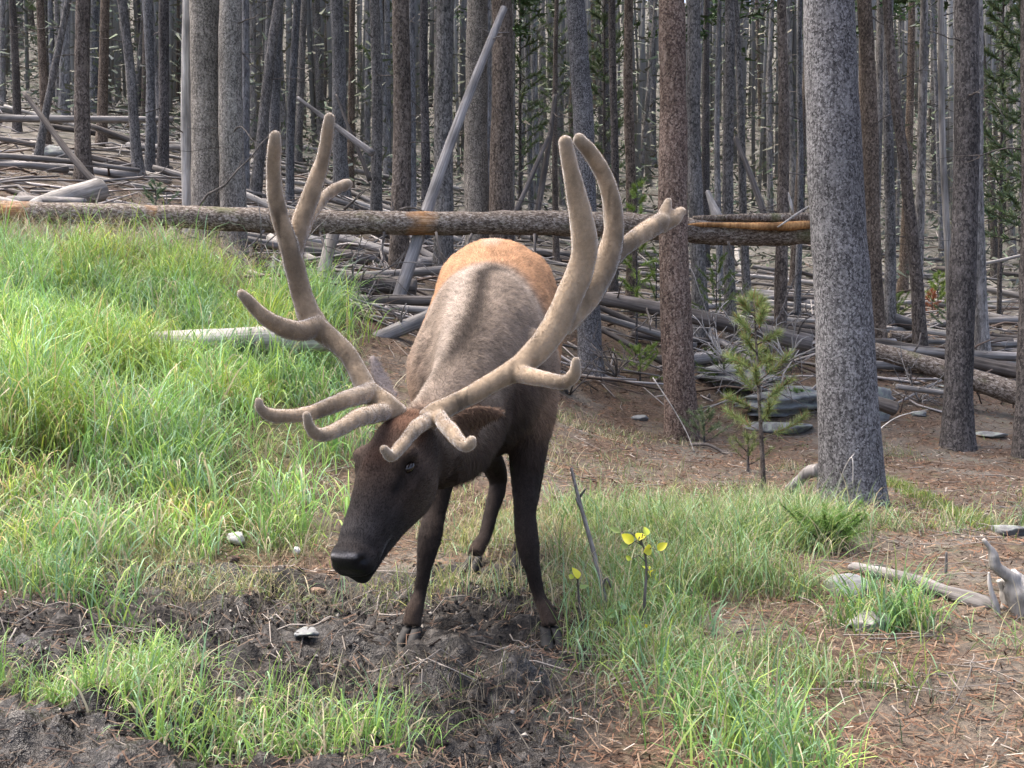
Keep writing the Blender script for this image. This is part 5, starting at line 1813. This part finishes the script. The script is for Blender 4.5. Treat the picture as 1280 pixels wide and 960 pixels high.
    tag(part('coat_hair', new_mesh('coat_hair', hv, np.arange(len(hv)).reshape(-1, 3), hc, smooth=False), 'hair', None, body), kind='stuff')

    # eyes
    for sx in (-1, 1):
        c = hp(.385, sx * .091, .046)
        n_, m_ = 18, 12
        th = np.linspace(0, 2 * math.pi, n_, endpoint=False)
        ge = Geo()
        ge.add(*loft([(c + HL * (q * .022), HS * .019 * math.sqrt(1 - q * q) + 1e-6, HF * .015 * math.sqrt(1 - q * q) + 1e-6) for q in np.linspace(-.995, .995, 14)], 18, 2))
        part('eye', ge.mesh('eye'), 'eye', None, body)

    # hooves
    for (px, py, Y, ang, sc) in [(688, 797, 4.10, .25, 1.0), (514, 793, 4.02, -.35, 1.0), (593, 706, 5.24, -.5, .95), (650, 708, 5.19, 0, .95)]:
        c = at(px, py, Y)
        c[2] = gz(c[0], c[1])
        fwd = np.array([math.sin(ang), -math.cos(ang), 0])
        sd = np.array([math.cos(ang), math.sin(ang), 0])
        gh = Geo()
        for sx in (-1, 1):
            st = []
            for u in np.linspace(0, 1, 9):
                zc = .058 * (1 - u) - .006
                ctr = c + fwd * (.055 * u - .01) + sd * sx * (.019 + .005 * u) + Z * (zc + .0)
                st.append((ctr, sd * (.017 + .006 * u) * sc, fwd * (.024 + .022 * u) * sc))
            gh.add(*loft(st, 14, 2.3))
        part('hoof', gh.mesh('hoof'), 'hoof', None, body)

    # antlers
    def antler(tines, lab, seed):
        ga = Geo()
        ends = []
        for pts, rad in tines:
            W_ = np.array([at(*q) for q in pts])
            n = 8 * len(pts)
            P = spline(W_, n)
            R = np.interp(np.linspace(0, len(pts) - 1, n), np.arange(len(pts)), [r * .88 * q[2] / FPX for r, q in zip(rad, pts)])
            ends.append((P[-1], R[-1]))
            ga.tube(P, R, 14, .04, seed)
            # rounded tip
            tdir = nrm(P[-1] - P[-2])
            sd_ = nrm(np.cross(tdir, [0, 1, .2]))
            ud = np.cross(tdir, sd_)
            ga.add(*loft([(P[-1] + tdir * (q * R[-1]), sd_ * R[-1] * math.sqrt(1 - q * q) + 1e-6, ud * R[-1] * math.sqrt(1 - q * q) + 1e-6) for q in np.linspace(-.99, .99, 8)], 12, 2))
        me, co, no = remesh(ga, 'antler', .0055, 7)
        co = co + no * (noise3(co, 22, seed) * .0022 + noise3(co * np.array([1, 1, .3]), 60, seed + 1) * .0012)[:, None]
        me.vertices.foreach_set('co', co.astype(np.float32).ravel())
        c1, c2 = np.array([.285, .212, .137]), np.array([.13, .096, .062])
        w = sstep(-.7, .8, noise3(co * np.array([1, 1, .3]), 13, seed + 2) * .7 + noise3(co * np.array([1, 1, .5]), 40, seed + 3) * .5 + noise3(co, 110, seed + 4) * .15)[:, None]
        cc = c1 * w + c2 * (1 - w)
        for e_, r_ in ends:
            q = np.exp(-(np.linalg.norm(co - e_, axis=1) / .028) ** 2)[:, None] * .45
            cc = cc * (1 - q) + np.array([.30, .25, .19]) * q
        vein = sstep(.80, .9, 1 - np.abs(noise3(co * np.array([1, 1, .25]), 26, seed + 5)))[:, None] * sstep(.3, .6, noise3(co, 7, seed + 6))[:, None]
        cc = cc * (1 - .45 * vein)
        set_col(me, cc)
        ant = part('antler', me, 'velvet', lab)
        # velvet fuzz
        me.calc_loop_triangles()
        nt_ = len(me.loop_triangles)
        tri = np.zeros(nt_ * 3, np.int32)
        me.loop_triangles.foreach_get('vertices', tri)
        tri = tri.reshape(-1, 3)
        rs = np.random.default_rng(seed)
        k = rs.integers(0, nt_, 60000)
        p = co[tri[k]].mean(1)
        nn = no[tri[k, 0]]
        d = nn + rs.normal(size=p.shape) * .5
        d /= np.linalg.norm(d, axis=1)[:, None]
        sd = np.cross(d, rs.normal(size=p.shape))
        sd /= np.linalg.norm(sd, axis=1)[:, None]
        hv = np.stack([p - sd * .0006, p + sd * .0006, p + d * rs.uniform(.002, .0055, len(p))[:, None]], 1).reshape(-1, 3)
        hc = np.repeat(np.clip(cc[tri[k, 0]] * 1.35, 0, 1), 3, axis=0)
        return hv, hc, ant
    hv1, hc1, an1 = antler([
        ([(497, 522, 3.46), (482, 508, 3.44), (459, 487, 3.47), (446, 462, 3.51), (433, 441, 3.53), (411, 421, 3.57), (391, 402, 3.6), (378, 370, 3.6), (362, 310, 3.58), (348, 265, 3.55), (342, 220, 3.52), (344, 170, 3.48)], [19, 18, 15, 13.5, 13.5, 15, 18, 15, 14, 12.5, 11, 9]),
        ([(366, 320, 3.6), (376, 278, 3.65), (391, 238, 3.68), (404, 198, 3.68), (412, 147, 3.66)], [14, 14, 12.5, 10.5, 8]),
        ([(376, 296, 3.63), (392, 262, 3.78), (412, 241, 3.88), (434, 230, 3.95)], [10, 9.5, 9, 8]),
        ([(400, 408, 3.58), (370, 413, 3.5), (335, 399, 3.42), (302, 367, 3.36)], [16, 15, 12, 7]),
        ([(464, 490, 3.46), (430, 500, 3.3), (385, 517, 3.18), (345, 520, 3.1), (327, 512, 3.07), (323, 501, 3.06)], [15, 13, 11, 10, 8, 6]),
        ([(484, 514, 3.43), (450, 522, 3.26), (415, 540, 3.12), (397, 543, 3.06), (387, 533, 3.04), (383, 518, 3.03)], [14, 13, 11, 9.5, 8, 6])],
        'velvet antler on the picture left with six tines', 301)
    hv2, hc2, an2 = antler([
        ([(532, 530, 3.46), (545, 516, 3.43), (578, 500, 3.46), (620, 476, 3.5), (660, 450, 3.54), (690, 415, 3.58), (711, 372, 3.6), (727, 332, 3.6), (730, 295, 3.58), (721, 248, 3.55), (713, 210, 3.52), (707, 177, 3.5)], [18, 16, 14, 15, 18, 20.5, 20.5, 19.5, 18.5, 15, 12, 10]),
        ([(700, 410, 3.6), (737, 366, 3.68), (759, 325, 3.74), (767, 288, 3.76), (765, 255, 3.76), (755, 220, 3.74), (740, 194, 3.72), (724, 175, 3.7)], [18, 20, 18, 15, 14, 12.5, 11.5, 9.5]),
        ([(752, 335, 3.74), (785, 305, 3.82), (812, 286, 3.9), (827, 277, 3.94)], [14, 13, 14, 14]),
        ([(826, 280, 3.94), (832, 262, 3.96), (835, 252, 3.97)], [13, 9, 6]),
        ([(824, 282, 3.94), (842, 272, 3.97), (852, 264, 3.98)], [13, 12, 7]),
        ([(645, 466, 3.52), (680, 474, 3.42), (704, 478, 3.36), (718, 468, 3.33), (720, 451, 3.32)], [14, 12, 11, 10, 7]),
        ([(540, 522, 3.42), (520, 535, 3.3), (502, 557, 3.2), (488, 570, 3.14), (480, 561, 3.11)], [12, 11, 10.5, 9.5, 7.5]),
        ([(545, 516, 3.43), (560, 535, 3.3), (578, 555, 3.2), (587, 556, 3.17), (589, 550, 3.16)], [11, 11, 10.5, 9, 7.5])],
        'velvet antler on the picture right with branching crown', 302)
    for hv, hc, an in ((hv1, hc1, an1), (hv2, hc2, an2)):
        tag(part('velvet_fuzz', new_mesh('velvet_fuzz', hv, np.arange(len(hv)).reshape(-1, 3), hc, smooth=False), 'hair', None, an), kind='stuff')


build_elk()
